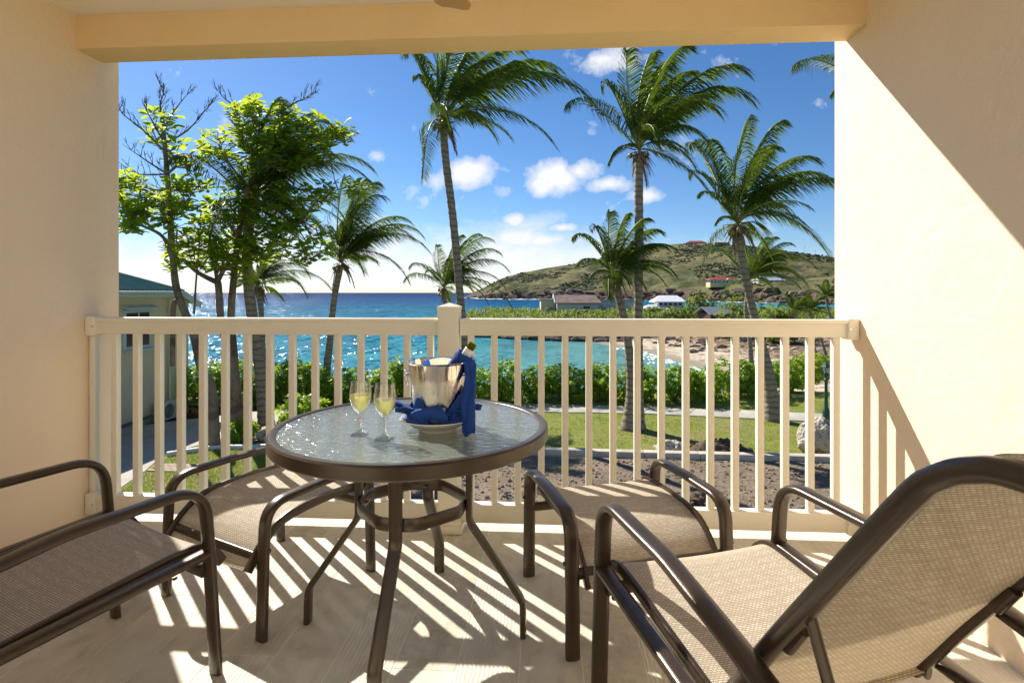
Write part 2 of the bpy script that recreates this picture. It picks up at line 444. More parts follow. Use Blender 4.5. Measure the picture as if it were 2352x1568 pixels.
tag(MB().box(((XL+XR)/2, (YCEIL+YB0)/2, ZC+.12), (XR-XL+.02, YB0-YCEIL, .24)).build('ceiling', CEIL), kind='structure')
tag(MB().box((.3, YBACK-.1, 1.2), (9, .2, 3.2)).build('bounce_back_wall', BOUNCEW), kind='structure')  # unseen wall added behind the camera as a warm bounce surface
sd_ = thing('added_sliding_door', 'dark glazed sliding door added unseen behind the camera for dark reflections', 'door', (-.35, YBACK, 0))  # unseen door added to give the bucket dark reflections
MB().box((0, .03, 1.06), (1.30, .06, 2.12)).build('frame', VINYL, sd_, bev=.004)
for s_ in (-1, 1): MB().box((s_*.31, .064, 1.06), (.56, .012, 1.96)).build('pane', DOORG, sd_)
# floor: slab and stone planks set in grout
fl = tag(MB().box(((XL+XR)/2, (YBACK+2.83)/2, -.1314), (XR-XL, 2.83-YBACK, .26)).build('floor', GROUT), kind='structure')
random.seed(3)
pitch, g = .2055, .0035
col0 = -.909-pitch*9
tile_meshes = {}
for i in range(21):
    x0 = max(col0+i*pitch, XL+.002); x1 = min(col0+(i+1)*pitch, XR-.002)
    if x1-x0 < .03: continue
    y = YBACK-random.random()*1.2
    k = 0
    while y < 2.83:
        y1 = y+1.2
        a, c_ = max(y, YBACK), min(y1, 2.83)
        if c_-a > .04:
            key = (round(x1-x0, 3), round(c_-a, 2))
            if key not in tile_meshes:
                mb = MB().box((0, 0, 0), (x1-x0-g, c_-a-g, .012)); tile_meshes[key] = mb.mesh('floor_tile', TILE)
                bm = bmesh.new(); bm.from_mesh(tile_meshes[key])
                bmesh.ops.bevel(bm, geom=[e for e in bm.edges if e.calc_length() > .02], offset=.0012, segments=1, affect='EDGES'); bm.to_mesh(tile_meshes[key]); bm.free()
            o = link('floor_tile', tile_meshes[key], fl, ((x0+x1)/2, (a+c_)/2, -.006+random.uniform(-.0006, 0)))
        y = y1; k += 1
# railing
rl = thing('balcony_railing', 'cream vinyl railing with square balusters and a capped middle post', 'railing', (-.50, 2.735, 0))
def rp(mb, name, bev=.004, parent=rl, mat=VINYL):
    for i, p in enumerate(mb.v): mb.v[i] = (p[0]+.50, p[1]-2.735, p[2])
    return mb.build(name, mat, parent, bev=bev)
def rp2(mb, name, parent, bev=.003, mat=VINYL):
    for i, p in enumerate(mb.v): mb.v[i] = (p[0]+.50, p[1]-2.735, p[2])
    return mb.build(name, mat, parent, bev=bev)
YR = 2.735; PX = -.50
post = rp(MB().box((PX, YR, .57), (.106, .106, 1.13)), 'post')
cap = MB(); cap.box((PX, YR, 1.141), (.110, .110, .016))
h = .055
cap.add([(PX-h, YR-h, 1.149), (PX+h, YR-h, 1.149), (PX+h, YR+h, 1.149), (PX-h, YR+h, 1.149), (PX, YR, 1.168)], [(0, 1, 4), (1, 2, 4), (2, 3, 4), (3, 0, 4)])
rp2(cap, 'post_cap', post, 0)
rp2(MB().box((PX, YR, .022), (.152, .152, .042)), 'base_moulding', post, .008)
rp2(MB().box((PX, YR, .052), (.130, .130, .020)), 'base_moulding', post, .006)
for (xa, xb, sgn) in ((XL, PX-.053, -1), (PX+.053, XR, 1)):
    xm, L = (xa+xb)/2, xb-xa
    tr_ = rp(MB().box((xm, YR, 1.037), (L-.004, .052, .074)), 'top_rail', .005)
    rp2(MB().box((xm, YR, 1.077), (L-.006, .078, .020)), 'rail_cap', tr_, .006)
    rp(MB().box((xm, YR, .0905), (L-.004, .052, .094)), 'bottom_rail', .005)
    xw = XL+.016 if sgn < 0 else XR-.016
    for zc, hh in ((1.042, .105), (.092, .112)):
        br = rp(MB().box((xw+.012*-sgn, YR, zc), (.055, .088, hh)), 'wall_bracket', .010)
        sc_ = MB().lathe([(.006, 0), (.006, .003), (0, .004)], 8, (xw-.030*sgn, YR-.0445, zc), axis=(0, -1, 0)); rp2(sc_, 'screw', br, 0, CHROME)
# baluster positions from the photograph's spacing on the railing plane
bal = [(xc, 1) for xc in []]
n_left = 16; xs = []
xl0, xl1 = ony(217, 900, YR).x, ony(989, 900, YR).x
for i in range(n_left): xs.append(xl0+(xl1-xl0)*i/(n_left-1))
xr0, xr1 = ony(1082, 900, YR).x, ony(1918, 900, YR).x
for i in range(n_left): xs.append(xr0+(xr1-xr0)*i/(n_left-1))
bme = None
for x in xs:
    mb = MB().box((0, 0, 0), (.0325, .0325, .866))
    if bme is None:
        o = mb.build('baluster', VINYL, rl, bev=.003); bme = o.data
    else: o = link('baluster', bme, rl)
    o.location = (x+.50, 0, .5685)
# ceiling fan: only one blade tip dips into view
fan = thing('ceiling_fan', 'wooden ceiling fan blade tip hanging below the ceiling', 'ceiling fan', (0, 0, ZC))
FX, FY = -.33, 1.0
fb = onz(1056, 17, 2.40)
fdir = V((fb.x-FX, fb.y-FY, 0))
FX, FY = fb.x-.10, fb.y-.60
fan.location = (FX, FY, ZC)
MB().lathe([(.07, 0), (.07, -.03), (.02, -.06), (.016, -.16)], 20, (0, 0, 0)).build('canopy_mount', BRASSY, fan, True)
MB().lathe([(.03, -.16), (.13, -.18), (.15, -.23), (.13, -.29), (.06, -.32), (0, -.325)], 28).build('motor', BRASSY, fan, True, sharp=40)
def blade_outline():
    pts = [(.20, -.055), (.30, -.065), (.50, -.075), (.58, -.078), (.612, -.060), (.618, -.035), (.606, 0), (.600, .030), (.603, .052), (.575, .072), (.50, .075), (.30, .065), (.20, .055)]
    return pts
for k in range(5):
    mb = MB().prism(blade_outline(), -.004, .004)
    o = mb.build('blade', WOOD, fan, bev=.001); o.location = (0, 0, -.272)
    o.rotation_euler = (R(9), 0, R(90+2)+k*2*math.pi/5-math.atan2(.10, .60))
    MB().box((.16, 0, .006), (.12, .03, .006)).build('blade_arm', BRASSY, o, bev=.001)

# ================================================================== FURNITURE
def arm_tube(mb, pts, a=.0255, b=.0135, rad=.09, side=(1, 0, 0)):
    mb.tube(densify(fillet(pts, rad, 8), .08), a, b, 12, side, power=.72); return mb
def bolt(name, parent, c, axis, r=.008):
    return MB().lathe([(r, 0), (r*.95, .004), (r*.5, .0075), (0, .008)], 10, c, axis=axis).build(name, BRONZE, parent, True)
def slingmesh(prof, w, crown=.0, thick=.002, nx=10):
    """prof: (y,z) side profile; fabric of width w across x; u,v in metres"""
    P = catmull([(0, y, z) for y, z in prof], 8); ln = [0]
    for a, b_ in zip(P, P[1:]): ln.append(ln[-1]+(b_-a).length)
    def fn(i, j):
        k = min(int(round(j*(len(P)-1))), len(P)-1); p = P[k]
        e = 1-(2*i-1)**2
        return ((i-.5)*w, p.y, p.z-crown*e)
    def uv(i, j):
        k = min(int(round(j*(len(P)-1))), len(P)-1); return ((i-.5)*w, ln[k])
    return MB().grid(fn, nx, len(P)-1, uv)

def ottoman(label, origin, fwd):
    """legs at y=0 (curled end) and y=.515, arms along y"""
    rz = math.atan2(-fwd[0], fwd[1])
    o = thing('ottoman', label, 'ottoman', (origin[0], origin[1], 0), rz)
    W = .296
    for s in (-1, 1):
        x = s*W
        pts = [(x, -.012, .002), (x, -.004, .30), (x, .005, .468), (x, .260, .474), (x, .510, .468), (x, .519, .30), (x, .527, .002)]
        lg = arm_tube(MB(), pts, rad=[.5, .135, .5, .135, .5]).build('side_frame', BRONZE, o, True, sharp=60)
        for y in (-.012, .527):
            MB().box((x, y, .003), (.040, .019, .006)).build('glide', GLIDE, lg, bev=.002)
        rail = catmull([(x-s*.045, .535, .358), (x-s*.045, .50, .374), (x-s*.045, .30, .386), (x-s*.045, .12, .372), (x-s*.045, .03, .318), (x-s*.045, -.035, .238)], 5)
        MB().tube(rail, .0085, .0185, 8, (1, 0, 0), power=.6).build('sling_rail', BRONZE, o, True, sharp=50)
        bolt('bolt', o, (x+s*.0235, .0, .315), (s, 0, 0)); bolt('bolt', o, (x+s*.0235, .515, .345), (s, 0, 0))
    for y, z in ((.0, .275), (.517, .30)):
        MB().tube([(-W+.01, y, z), (W-.01, y, z)], .019, .011, 10, (0, 0, 1), power=.7).build('cross_bar', BRONZE, o, True, sharp=50)
    slingmesh([(.538, .362), (.50, .380), (.40, .388), (.30, .391), (.18, .384), (.10, .362), (.03, .318), (-.035, .238)], .505, .006).build('sling', SLING, o, True)
    return o
GLIDE = simple('black_glide', (.02, .018, .016), None, rough=.5)
def lounge(label, origin, fwd):
    """front legs at y=0; seat runs towards -y"""
    rz = math.atan2(-fwd[0], fwd[1])
    o = thing('lounge_chair', label, 'lounge chair', (origin[0], origin[1], 0), rz)
    W = .31
    for s in (-1, 1):
        x = s*W
        pts = [(x, .035, .002), (x, .012, .40), (x, -.004, .612), (x, -.36, .602), (x, -.62, .560), (x, -.86, .50), (x, -.93, .30), (x, -.985, .002)]
        lg = arm_tube(MB(), pts, rad=[.5, .115, .6, .5, .2, .5]).build('side_frame', BRONZE, o, True, sharp=60)
        for y in (.035, -.985):
            MB().box((x, y, .003), (.040, .019, .006)).build('glide', GLIDE, lg, bev=.002)
        MB().tube([(x, .012, .398), (x, -.45, .366), (x, -.905, .335)], .0245, .0135, 12, (1, 0, 0), power=.72).build('side_rail', BRONZE, o, True, sharp=60)
        MB().box((x, .007, .404), (.052, .012, .030)).build('weld_collar', BRONZE, o, bev=.004)
        xi = x-s*.047
        rail = catmull([(xi, .085, .325), (xi, .045, .378), (xi, -.02, .402), (xi, -.20, .388), (xi, -.40, .366), (xi, -.52, .352)], 5)
        MB().tube(rail, .0085, .0175, 8, (1, 0, 0), power=.6).build('sling_rail', BRONZE, o, True, sharp=50)
        bolt('bolt', o, (x+s*.012, -.10, .372), (s*.4, 0, -1)); bolt('bolt', o, (x+s*.012, -.62, .337), (s*.4, 0, -1))
        # reclining back frame
        bk = catmull([(xi, -.485, .335), (xi, -.62, .543), (xi, -.77, .755), (xi, -.905, .943), (xi, -.945, .985), (xi, -.985, 1.007), (xi, -1.04, 1.016), (xi, -1.20, 1.0), (xi, -1.36, .97)], 5)
        br = MB().tube(bk, .0185, .0165, 10, (1, 0, 0), power=.7).build('back_rail', BRONZE, o, True, sharp=50)
        MB().tube([(xi-s*.016, -.70, .640), (xi-s*.016, -.665, .585)], .013, .013, 12).build('pivot_sleeve', BRONZE, br, True, sharp=50)
        st = MB().tube([(xi-s*.012, -.715, .690), (xi-s*.010, -.80, .50), (xi+s*.010, -.875, .350)], .0115, .007, 8, (1, 0, 0)).build('back_strut', BRONZE, o, True, sharp=50)
        MB().prism([(0, 0), (.03, -.012), (.045, .004), (.04, .03), (.008, .05)], -.0015, .0015).build('ratchet_tooth', BRONZE, st).matrix_local = Matrix.Translation((xi, -.835, .40)) @ Matrix.Rotation(R(90), 4, 'Y') @ Matrix.Rotation(R(35), 4, 'Z')
        bolt('bolt', o, (xi-s*.022, -.715, .688), (-s, 0, 0), .007); bolt('bolt', o, (xi-s*.012, -.50, .352), (-s, 0, 0), .007)
    for y, z in ((.0, .338), (-.90, .315)):
        MB().tube([(-W+.01, y, z), (W-.01, y, z)], .019, .011, 10, (0, 0, 1), power=.7).build('cross_bar', BRONZE, o, True, sharp=50)
    MB().tube([(-.26, -1.36, .97), (.26, -1.36, .97)], .012, .020, 10, (0, 0, 1), power=.7).build('cross_bar', BRONZE, o, True, sharp=50)
    slingmesh([(.088, .322), (.045, .384), (-.01, .408), (-.10, .404), (-.25, .388), (-.40, .370), (-.52, .355)], .515, .010).build('seat_sling', SLING, o, True)
    slingmesh([(-.495, .345), (-.54, .415), (-.62, .540), (-.77, .752), (-.90, .938), (-.945, .986), (-.985, 1.020), (-1.04, 1.038), (-1.20, 1.030), (-1.36, .990)], .500, .012).build('back_sling', SLING, o, True)
    return o
def ax(a): return (math.sin(a), math.cos(a))
fL = ax(R(25)); fR_ = ax(R(-17.6))
lounge('bronze framed lounge chair beside the shaded wall, its seat entirely in shade', (-1.355, 1.748), fL)
lounge('bronze framed lounge chair with reclined sling back in front of the sunlit wall', (.17+.31*math.cos(R(17.6)), 1.60+.31*math.sin(R(17.6))), fR_)
ottoman('bronze framed ottoman with drooping sling end, pushed under the table beside the shaded chair', ((-.998-1.525)/2, (1.812+2.085)/2), fL)
ottoman('bronze framed ottoman with striped railing shadow in front of the reclined chair', ((.084+.649)/2, (1.797+1.978)/2), fR_)

# table
TX, TY, TZ, TR = -.482, 1.91, .745, .487
tb = thing('patio_table', 'round patio table with rippled glass top and bronze rim', 'table', (TX, TY, 0))
MB().lathe([(TR-.030, TZ-.012), (TR-.030, TZ+.001), (TR-.026, TZ+.004), (TR-.006, TZ+.004), (TR, TZ-.002), (TR+.001, TZ-.037), (TR-.004, TZ-.043), (TR-.010, TZ-.041), (TR-.012, TZ-.016), (TR-.030, TZ-.012)], 96, closed=True).build('rim', BRONZE, tb, True, sharp=40)
MB().lathe([(0, TZ-.006), (TR-.0305, TZ-.006), (TR-.0305, TZ), (0, TZ)], 96, closed=True).build('glass_top', TGLASS, tb, False)
for k in range(4):
    a = R(-2+90*k)
    pts = [(.205, 0, TZ-.012), (.205, 0, .40), (.398, 0, .125), (.400, 0, .002)]
    pts = fillet(pts, [.07, .07], 8)
    mb = MB().tube(densify(pts, .06), .0225, .0115, 12, (0, 1, 0), power=.7)
    o = mb.build('leg', BRONZE, tb, True, sharp=50); o.rotation_euler = (0, 0, a)
    pd = MB().box((.400, 0, .002), (.018, .038, .004)).build('foot_pad', GLIDE, o, bev=.002)
    pl = MB().box((.33, 0, TZ-.018), (.30, .035, .006)).build('top_bracket', BRONZE, o, bev=.002)
    bolt('bolt', o, (.1765, 0, .455), (-1, 0, 0), .007)
ring = []
for k in range(4):
    a = R(-2+90*k); c_, s_ = math.cos(a), math.sin(a)
    for q in (-.062, .062): ring.append(V((c_*.186-s_*q, s_*.186+c_*q, .458)))
ring2 = []
n = len(ring)
for i in range(n):
    p, q, r_ = ring[i-1], ring[i], ring[(i+1) % n]
    for j in range(4):
        t_ = j/3; a = q+(p-q).normalized()*.03; b_ = q+(r_-q).normalized()*.03
        ring2.append(a*(1-t_)**2+q*2*t_*(1-t_)+b_*t_*t_)
MB().tube(ring2, .0225, .0075, 10, (0, 0, 1), closed=True, power=.7).build('ring_brace', BRONZE, tb, True, sharp=50)
# wine glasses
gmesh = {}
for (gx, gy, lv, lab) in ((-.621, 1.749, .133, 'glass of white wine, the one farther from the ice bucket'), (-.523, 1.702, .129, 'glass of white wine, the one next to the ice bucket')):
    wg = thing('wine_glass', lab, 'wine glass', (gx, gy, TZ))
    prof_o = [(0, .002), (.034, .0), (.0345, .002), (.030, .0045), (.012, .010), (.006, .020), (.0045, .035), (.0045, .062), (.008, .072), (.019, .083), (.030, .100), (.0355, .122), (.036, .140), (.033, .162), (.0305, .180)]
    prof_i = [(.0297, .180), (.0322, .162), (.0350, .140), (.0345, .122), (.0290, .1005), (.018, .0845), (.006, .076), (0, .0745)]
    MB().lathe(prof_o[8:]+prof_i, 40, closed=True).build('glass', GLASS, wg, True, sharp=70)
    MB().lathe(prof_o[1:9], 32).build('stem', STEMGLASS, wg, True, sharp=70)
    wp = [(0, .0752), (.006, .0765), (.0178, .0852), (.0287, .1010), (.0340, .1220), (.0346, lv), (.0344, lv+.001), (0, lv+.0012)]
    MB().lathe(wp, 40).build('wine', WINE, wg, True, sharp=40)
# bowl, bucket, napkins, bottle
BX, BY = -.379, 1.845
bw = thing('china_bowl', 'shallow white china bowl under the ice bucket', 'bowl', (BX, BY, TZ))
MB().lathe([(0, .004), (.055, .004), (.058, 0), (.064, 0), (.066, .006), (.095, .018), (.124, .036), (.131, .041), (.130, .044), (.122, .040), (.092, .024), (.062, .012), (0, .010)], 56).build('dish', CHINA, bw, True, sharp=50)
bu = thing('ice_bucket', 'dewy stainless steel ice bucket holding a wine bottle', 'ice bucket', (BX+.002, BY, TZ+.014))
MB().lathe([(0, 0), (.074, 0), (.078, .004), (.080, .02), (.1035, .216), (.109, .2185), (.1105, .221), (.109, .2235), (.103, .222), (.1005, .214), (.077, .022), (.070, .006), (0, .004)], 72).build('pail', STEEL, bu, True, sharp=55)
for s in (-1, 1):
    k = MB().lathe([(.006, 0), (.006, .008), (.010, .012), (.0125, .018), (.010, .024), (0, .027)], 16, (s*.099, -.01*s, .178), axis=(s, -.1*s, 0)).build('knob', CHROME, bu, True)
    rg = [(s*.1125, -.012*s+.0145*math.sin(q), .156+.0225*math.cos(q)) for q in [2*math.pi*i/20 for i in range(20)]]
    MB().tube(rg, .0022, .0022, 8, (1, 0, 0), closed=True).build('ring_handle', CHROME, k, True)
# bottle leaning to the right in the bucket
b0 = V((BX-.045, BY+.01, TZ+.03)); b1 = ony(1087, 789, BY); bd = (b1-b0); BL = bd.length; bd.normalize()
bo = thing('wine_bottle', 'green wine bottle with white neck label leaning in the bucket', 'bottle', b0)
prof = [(0, 0), (.034, 0), (.037, .004), (.037, .175), (.034, .195), (.022, .222), (.0155, .238), (.0145, BL-.030), (.0150, BL-.026)]
MB().lathe(prof, 28, axis=bd).build('body', BOTTLE, bo, True, sharp=50)
MB().lathe([(.0158, BL-.058), (.0168, BL-.056), (.0170, BL-.024), (.0160, BL-.022), (.0150, BL-.022)], 28, axis=bd).build('neck_label', FOIL, bo, True, sharp=50)
th = [(.0140, BL-.022)]
for k in range(4):
    z = BL-.0205+k*.0048; th += [(.0132, z), (.0145, z+.0012), (.0145, z+.0030), (.0132, z+.0044)]
th += [(.0135, BL), (.0115, BL+.0005), (.0110, BL-.02)]
MB().lathe(th, 24, axis=bd).build('screw_thread', BOTTLE, bo, True, sharp=30)
# napkin tied round the bottle neck, its tail hanging over the side
def cloth(mb, rows, thick=.0025, wob=.0, seed=0, nu=14, nv=18):
    """rows: list of polylines (same count); lofted sheet, both faces"""
    ns = len(rows); P = [catmull(r, 6) for r in rows]; m = len(P[0])
    def at(i, j):
        a = j*(ns-1); k = min(int(a), ns-2); f = a-k
        def pt(r): return P[max(0, min(ns-1, r))][min(int(round(i*(m-1))), m-1)]
        p0, p1, p2, p3 = pt(k-1), pt(k), pt(k+1), pt(k+2)
        q = .5*((2*p1)+(p2-p0)*f+(2*p0-5*p1+4*p2-p3)*f*f+(3*p1-p0-3*p2+p3)*f**3)
        o = V((seed*1.3, seed*2.1, seed))
        return q+V((noise.noise(q*30+o), noise.noise(q*30+o+V((9, 0, 0))), noise.noise(q*30+o+V((0, 9, 0)))))*wob
    mb.grid(at, m-1, nv); return mb
nk = MB()
side = bd.cross(V((0, 1, 0))).normalized(); nrm = side.cross(bd).normalized()
rows = []
for k, (s, rw, rd, off) in enumerate([(.205, .036, .030, -.002), (.235, .040, .036, -.004), (.262, .038, .036, -.006), (.275, .031, .031, -.004), (BL-.082, .024, .024, -.002), (BL-.066, .0205, .0205, 0)]):
    c_ = b0+bd*s+V((0, 0, off*.5)); row = []
    for i in range(15):
        a = 2*math.pi*i/14+.4
        wv = 1+.10*math.sin(3*a+k*1.1)+.07*math.sin(5*a+2*k)
        row.append(c_+side*(-math.cos(a))*rw*wv+nrm*math.sin(a)*rd*wv)
    rows.append(row)
cloth(nk, rows, wob=.004, nv=22)
# knot lump and the hanging tail
kt = b0+bd*(BL-.068)+V((.022, -.016, -.010))
tail_end = ony(1103, 996, BY-.10)
ctr = [(kt+V((-.02, -.006, .012)), .020, .012), (kt+V((.004, -.014, .002)), .026, .016), (kt+V((.008, -.020, -.035)), .020, .013), (V((kt.x+.010, BY-.062, kt.z-.095)), .022, .010), (V((kt.x+.012, BY-.080, kt.z-.165)), .026, .010), (V((kt.x+.012, BY-.092, kt.z-.215)), .024, .009), (V((kt.x+.008, BY-.100, TZ+.016)), .017, .007), (V((kt.x+.004, BY-.104, TZ+.002)), .004, .003)]
rows = []
for k, (c_, a_, b_) in enumerate(ctr):
    tw = .25*math.sin(k*.9); row = []
    for i in range(13):
        q = 2*math.pi*i/12
        mo = 1+.30*math.cos(3*q+k*.8); fx = .74*a_*math.cos(q)*mo; fy = b_*math.sin(q)*(1+.35*math.sin(2*q+k))*mo; row.append(c_+V((fx*math.cos(tw)-fy*math.sin(tw), fx*math.sin(tw)+fy*math.cos(tw), 0)))
    rows.append(row)
cloth(nk, rows, wob=.004, seed=3, nv=34)
no = nk.build('napkin', NAPKIN, None, True)
tag(no, 'blue napkin knotted round the bottle neck with a long hanging tail', 'napkin')
md = no.modifiers.new('thick', 'SOLIDIFY'); md.thickness = .0018
# napkin folded in the bowl round the bucket foot
nk = MB()
def petal(a0, length, w, z0, z1, curl, seed, spread=1.0, r0=.070):
    d_ = V((math.cos(a0), math.sin(a0), 0)); s_ = V((-d_.y, d_.x, 0)); rows = []
    for j in range(6):
        q = j/5; c_ = V((BX, BY, TZ))+d_*(r0+length*q)
        zz = z0+(z1-z0)*math.sin(q*1.45); ww = w*(1-.75*q**2.2)*spread; row = []
        for i in range(9):
            e = i/8*2-1
            row.append(c_+s_*ww*e+V((0, 0, zz+curl*(e*e)*(1-.4*q)+.008*math.sin(e*4+seed+q*3))))
        rows.append(row)
    cloth(nk, rows, wob=.006, seed=seed, nv=12)
petal(R(190), .085, .058, .052, .088, .012, 1)
petal(R(205), .076, .050, .056, .074, .014, 2)
petal(R(-8), .085, .055, .050, .078, .014, 3)
petal(R(-25), .070, .046, .056, .068, .012, 4)
petal(R(250), .050, .060, .054, .058, .016, 5)
petal(R(300), .050, .060, .054, .060, .016, 6)
petal(R(225), .052, .050, .054, .062, .014, 7)
for a in (30, 70, 110, 150): petal(R(a), .07, .055, .045, .060, .012, 8+a)
# pointed folds standing against the pail
def fold(a0, a1, apex, ztop, seed):
    rows = []
    for j in range(6):
        q = j/5; row = []
        for i in range(9):
            e = i/8; aa = R(a0+(a1-a0)*e)
            hh = ztop*(1-abs(e-apex)/max(apex, 1-apex))
            rr = .089+.012*q*0+ .030*(1-q)**1.5+.006*math.sin(e*7+seed)*(1-q)
            z = .040+q*max(hh, .006)
            rr = max(rr, .080+.1195*max(z-.03, 0)+.009)
            row.append(V((BX+rr*math.cos(aa), BY+rr*math.sin(aa), TZ+z)))
        rows.append(row)
    cloth(nk, rows, wob=.003, seed=seed, nv=12)
fold(205, 264, .60, .090, 11); fold(282, 350, .92, .125, 12); fold(165, 200, .3, .055, 14)
# rolled edge in front, an open tube of cloth
rows = []
c0 = V((BX-.055, BY-.098, TZ+.066)); c1 = V((BX+.050, BY-.094, TZ+.070))
for j in range(7):
    q = j/6; c_ = c0.lerp(c1, q)+V((0, .004*math.sin(q*5), .006*math.sin(q*3))); row = []
    rr = .018+.010*q
    for i in range(13):
        a = 2*math.pi*i/12*.96+.8; row.append(c_+V((.012*math.sin(a*2+q), rr*math.cos(a), rr*1.0*math.sin(a))))
    rows.append(row)
cloth(nk, rows, wob=.005, seed=21, nv=14)
no = nk.build('napkin', NAPKIN, None, True)
tag(no, 'blue napkin folded into petals in the bowl around the bucket foot', 'napkin')
md = no.modifiers.new('thick', 'SOLIDIFY'); md.thickness = .0018

# ================================================================== OUTDOORS: materials
G = -2.8; SEA = -5.5
def grassmat():
    m, t = newmat('lawn_turf'); p = pos(t)
    a = t.noise(p, .55, 5, .6); b_ = t.noise(p, 3.2, 5, .65); c_ = t.noise(p, 55, 4, .7)
    col = t.ramp(b_, [(.25, (.19, .23, .034)), (.5, (.27, .295, .05)), (.72, (.36, .34, .085))])
    col = t.mix(t.rng(a, .50, .64, 0, .8), col, (.38, .31, .13))
    col = t.mix(t.m('MULTIPLY', c_, .5), col, (.05, .075, .012))
    finish(t, bsdf(t, col, .8, 0, t.bump(t.m('ADD', c_, t.m('MULTIPLY', b_, 2)), .7, .03), .2)); return m
TURF = grassmat()
def leafmat(name, cols, scale, rough=.35, trans=.4, tcol=(.35, .55, .04), spec=.5, yellow=0.):
    m, t = newmat(name); p = pos(t)
    n = t.noise(p, scale, 2, .5)
    if yellow:
        r = objrnd(t); n = t.m('ADD', t.m('MULTIPLY', n, .6), t.m('MULTIPLY', r, .4))
    col = t.ramp(n, cols)
    a = bsdf(t, col, rough, 0, None, spec)
    tr = t.new('ShaderNodeBsdfTranslucent'); t.l.new(t.mix(.55, col, tcol), tr.inputs[0])
    mx = t.new('ShaderNodeMixShader'); t.put(mx, 0, trans); t.l.new(a, mx.inputs[1]); t.l.new(tr.outputs[0], mx.inputs[2])
    finish(t, mx.outputs[0]); return m
ALMOND = leafmat('almond_leaf', [(.22, (.075, .15, .014)), (.5, (.125, .22, .018)), (.68, (.20, .29, .022)), (.80, (.34, .30, .03)), (.88, (.42, .12, .02))], 6, .42, .64, (.85, .98, .06), .35, yellow=1)
HEDGE = leafmat('hedge_leaf', [(.3, (.08, .165, .014)), (.5, (.135, .245, .018)), (.7, (.22, .33, .03))], 5, .38, .55, (.66, .88, .06), .4)
FROND = leafmat('palm_leaflet', [(.3, (.038, .075, .014)), (.5, (.062, .11, .018)), (.68, (.11, .15, .028)), (.8, (.24, .20, .07))], 2.2, .55, .38, (.36, .52, .04), .25)
RACHIS = simple('palm_rachis', (.30, .30, .08), (.20, .22, .05), 4, .45)
DEADF = simple('dry_palm_sheath', (.26, .18, .10), (.15, .10, .055), 9, .8, bs=.4, bscale=40)
DEADL = simple('dry_palm_leaflet', (.34, .25, .13), (.22, .15, .075), 3, .8)
COCO = simple('green_coconut', (.20, .22, .03), (.28, .24, .05), 9, .4)
def trunkmat(name, c1, c2, ring=5.5, spots=.0):
    m, t = newmat(name); p = objco(t); x, y, z = t.sep(p)
    n = t.noise(p, 6, 5, .65); rr = t.m('SINE', t.m('ADD', t.m('MULTIPLY', z, ring*6.283), t.m('MULTIPLY', t.noise(p, 2.5, 3), 9)))
    col = t.ramp(n, [(.3, c1), (.7, c2)])
    col = t.mix(t.rng(rr, .35, .95, 0, .65), col, tuple(k*.42 for k in c1))
    if spots: col = t.mix(t.rng(t.vor(p, 22), .10, .05, 0, spots), col, (.42, .38, .32))
    h = t.m('ADD', t.m('MULTIPLY', rr, -.4), t.m('MULTIPLY', t.noise(p, 28, 4, .7), 1.2))
    finish(t, bsdf(t, col, .85, 0, t.bump(h, .8, .02), .2)); return m
PTRUNK = trunkmat('palm_trunk_bark', (.25, .20, .15), (.38, .32, .25))
ATRUNK = trunkmat('almond_bark', (.21, .155, .105), (.32, .25, .175), .6, .6)
TWIG = simple('almond_twig', (.12, .088, .06), (.17, .13, .09), 8, .8)
CONC = simple('worn_concrete', (.36, .33, .28), (.47, .44, .38), 1.6, .85, bs=.4, bscale=30, bdist=.01)
PAVE = simple('stamped_path_slab', (.36, .335, .28), (.50, .47, .405), 2.2, .8, bs=.5, bscale=14, bdist=.015)
KERB = simple('old_kerb_concrete', (.46, .40, .31), (.62, .55, .45), 3.5, .9, bs=.5, bscale=26, bdist=.012)
WKERB = simple('whitewashed_kerb', (.66, .64, .58), (.74, .72, .67), 4, .8)
SOIL = simple('dry_turned_soil', (.15, .105, .066), (.26, .20, .135), 2.6, .95, bs=.9, bscale=16, bdist=.05, detail=8)
SOILD = simple('dark_soil', (.07, .048, .030), (.125, .085, .055), 5, .95, bs=.9, bscale=22, bdist=.03, detail=8)
PEBB = simple('pale_pebble', (.36, .33, .29), (.20, .17, .14), 9, .8)
def rockmat(name, c1, c2, dark, sc_=6):
    m, t = newmat(name); p = pos(t)
    n = t.noise(p, sc_, 8, .65); v_ = t.vor(p, sc_*2.6)
    col = t.ramp(n, [(.32, dark), (.45, c1), (.7, c2)])
    finish(t, bsdf(t, col, .9, 0, t.bump(t.m('ADD', n, t.m('MULTIPLY', v_, .8)), .9, .06), .2)); return m
ROCK = rockmat('pitted_coral_rock', (.44, .38, .30), (.60, .55, .46), (.13, .105, .08))
SHROCK = rockmat('dark_shore_rock', (.085, .068, .050), (.20, .165, .125), (.025, .02, .016), 1.2)
CLIFFROCK = rockmat('cliff_rock', (.15, .105, .075), (.24, .18, .13), (.05, .04, .032), .12)
HWALL = simple('pale_yellow_render', (.66, .58, .38), (.70, .62, .43), 1.5, .85, bs=.15, bscale=30)
BLUETRIM = simple('pale_blue_trim', (.50, .58, .60), (.56, .63, .65), 3, .6)
GREENROOF = simple('green_metal_roof', (.17, .28, .215), (.23, .35, .27), 2, .5)
RIDGE = simple('pale_ridge_cap', (.50, .52, .47), None, rough=.5)
WHITEROOF = simple('white_metal_roof', (.72, .74, .76), (.78, .80, .81), .6, .5)
WHITEWALL = simple('weathered_white_wall', (.58, .55, .49), (.68, .65, .59), .8, .85)
SHINGLE = simple('worn_red_shingle', (.17, .085, .065), (.26, .20, .165), .9, .9, bs=.5, bscale=5, bdist=.05)
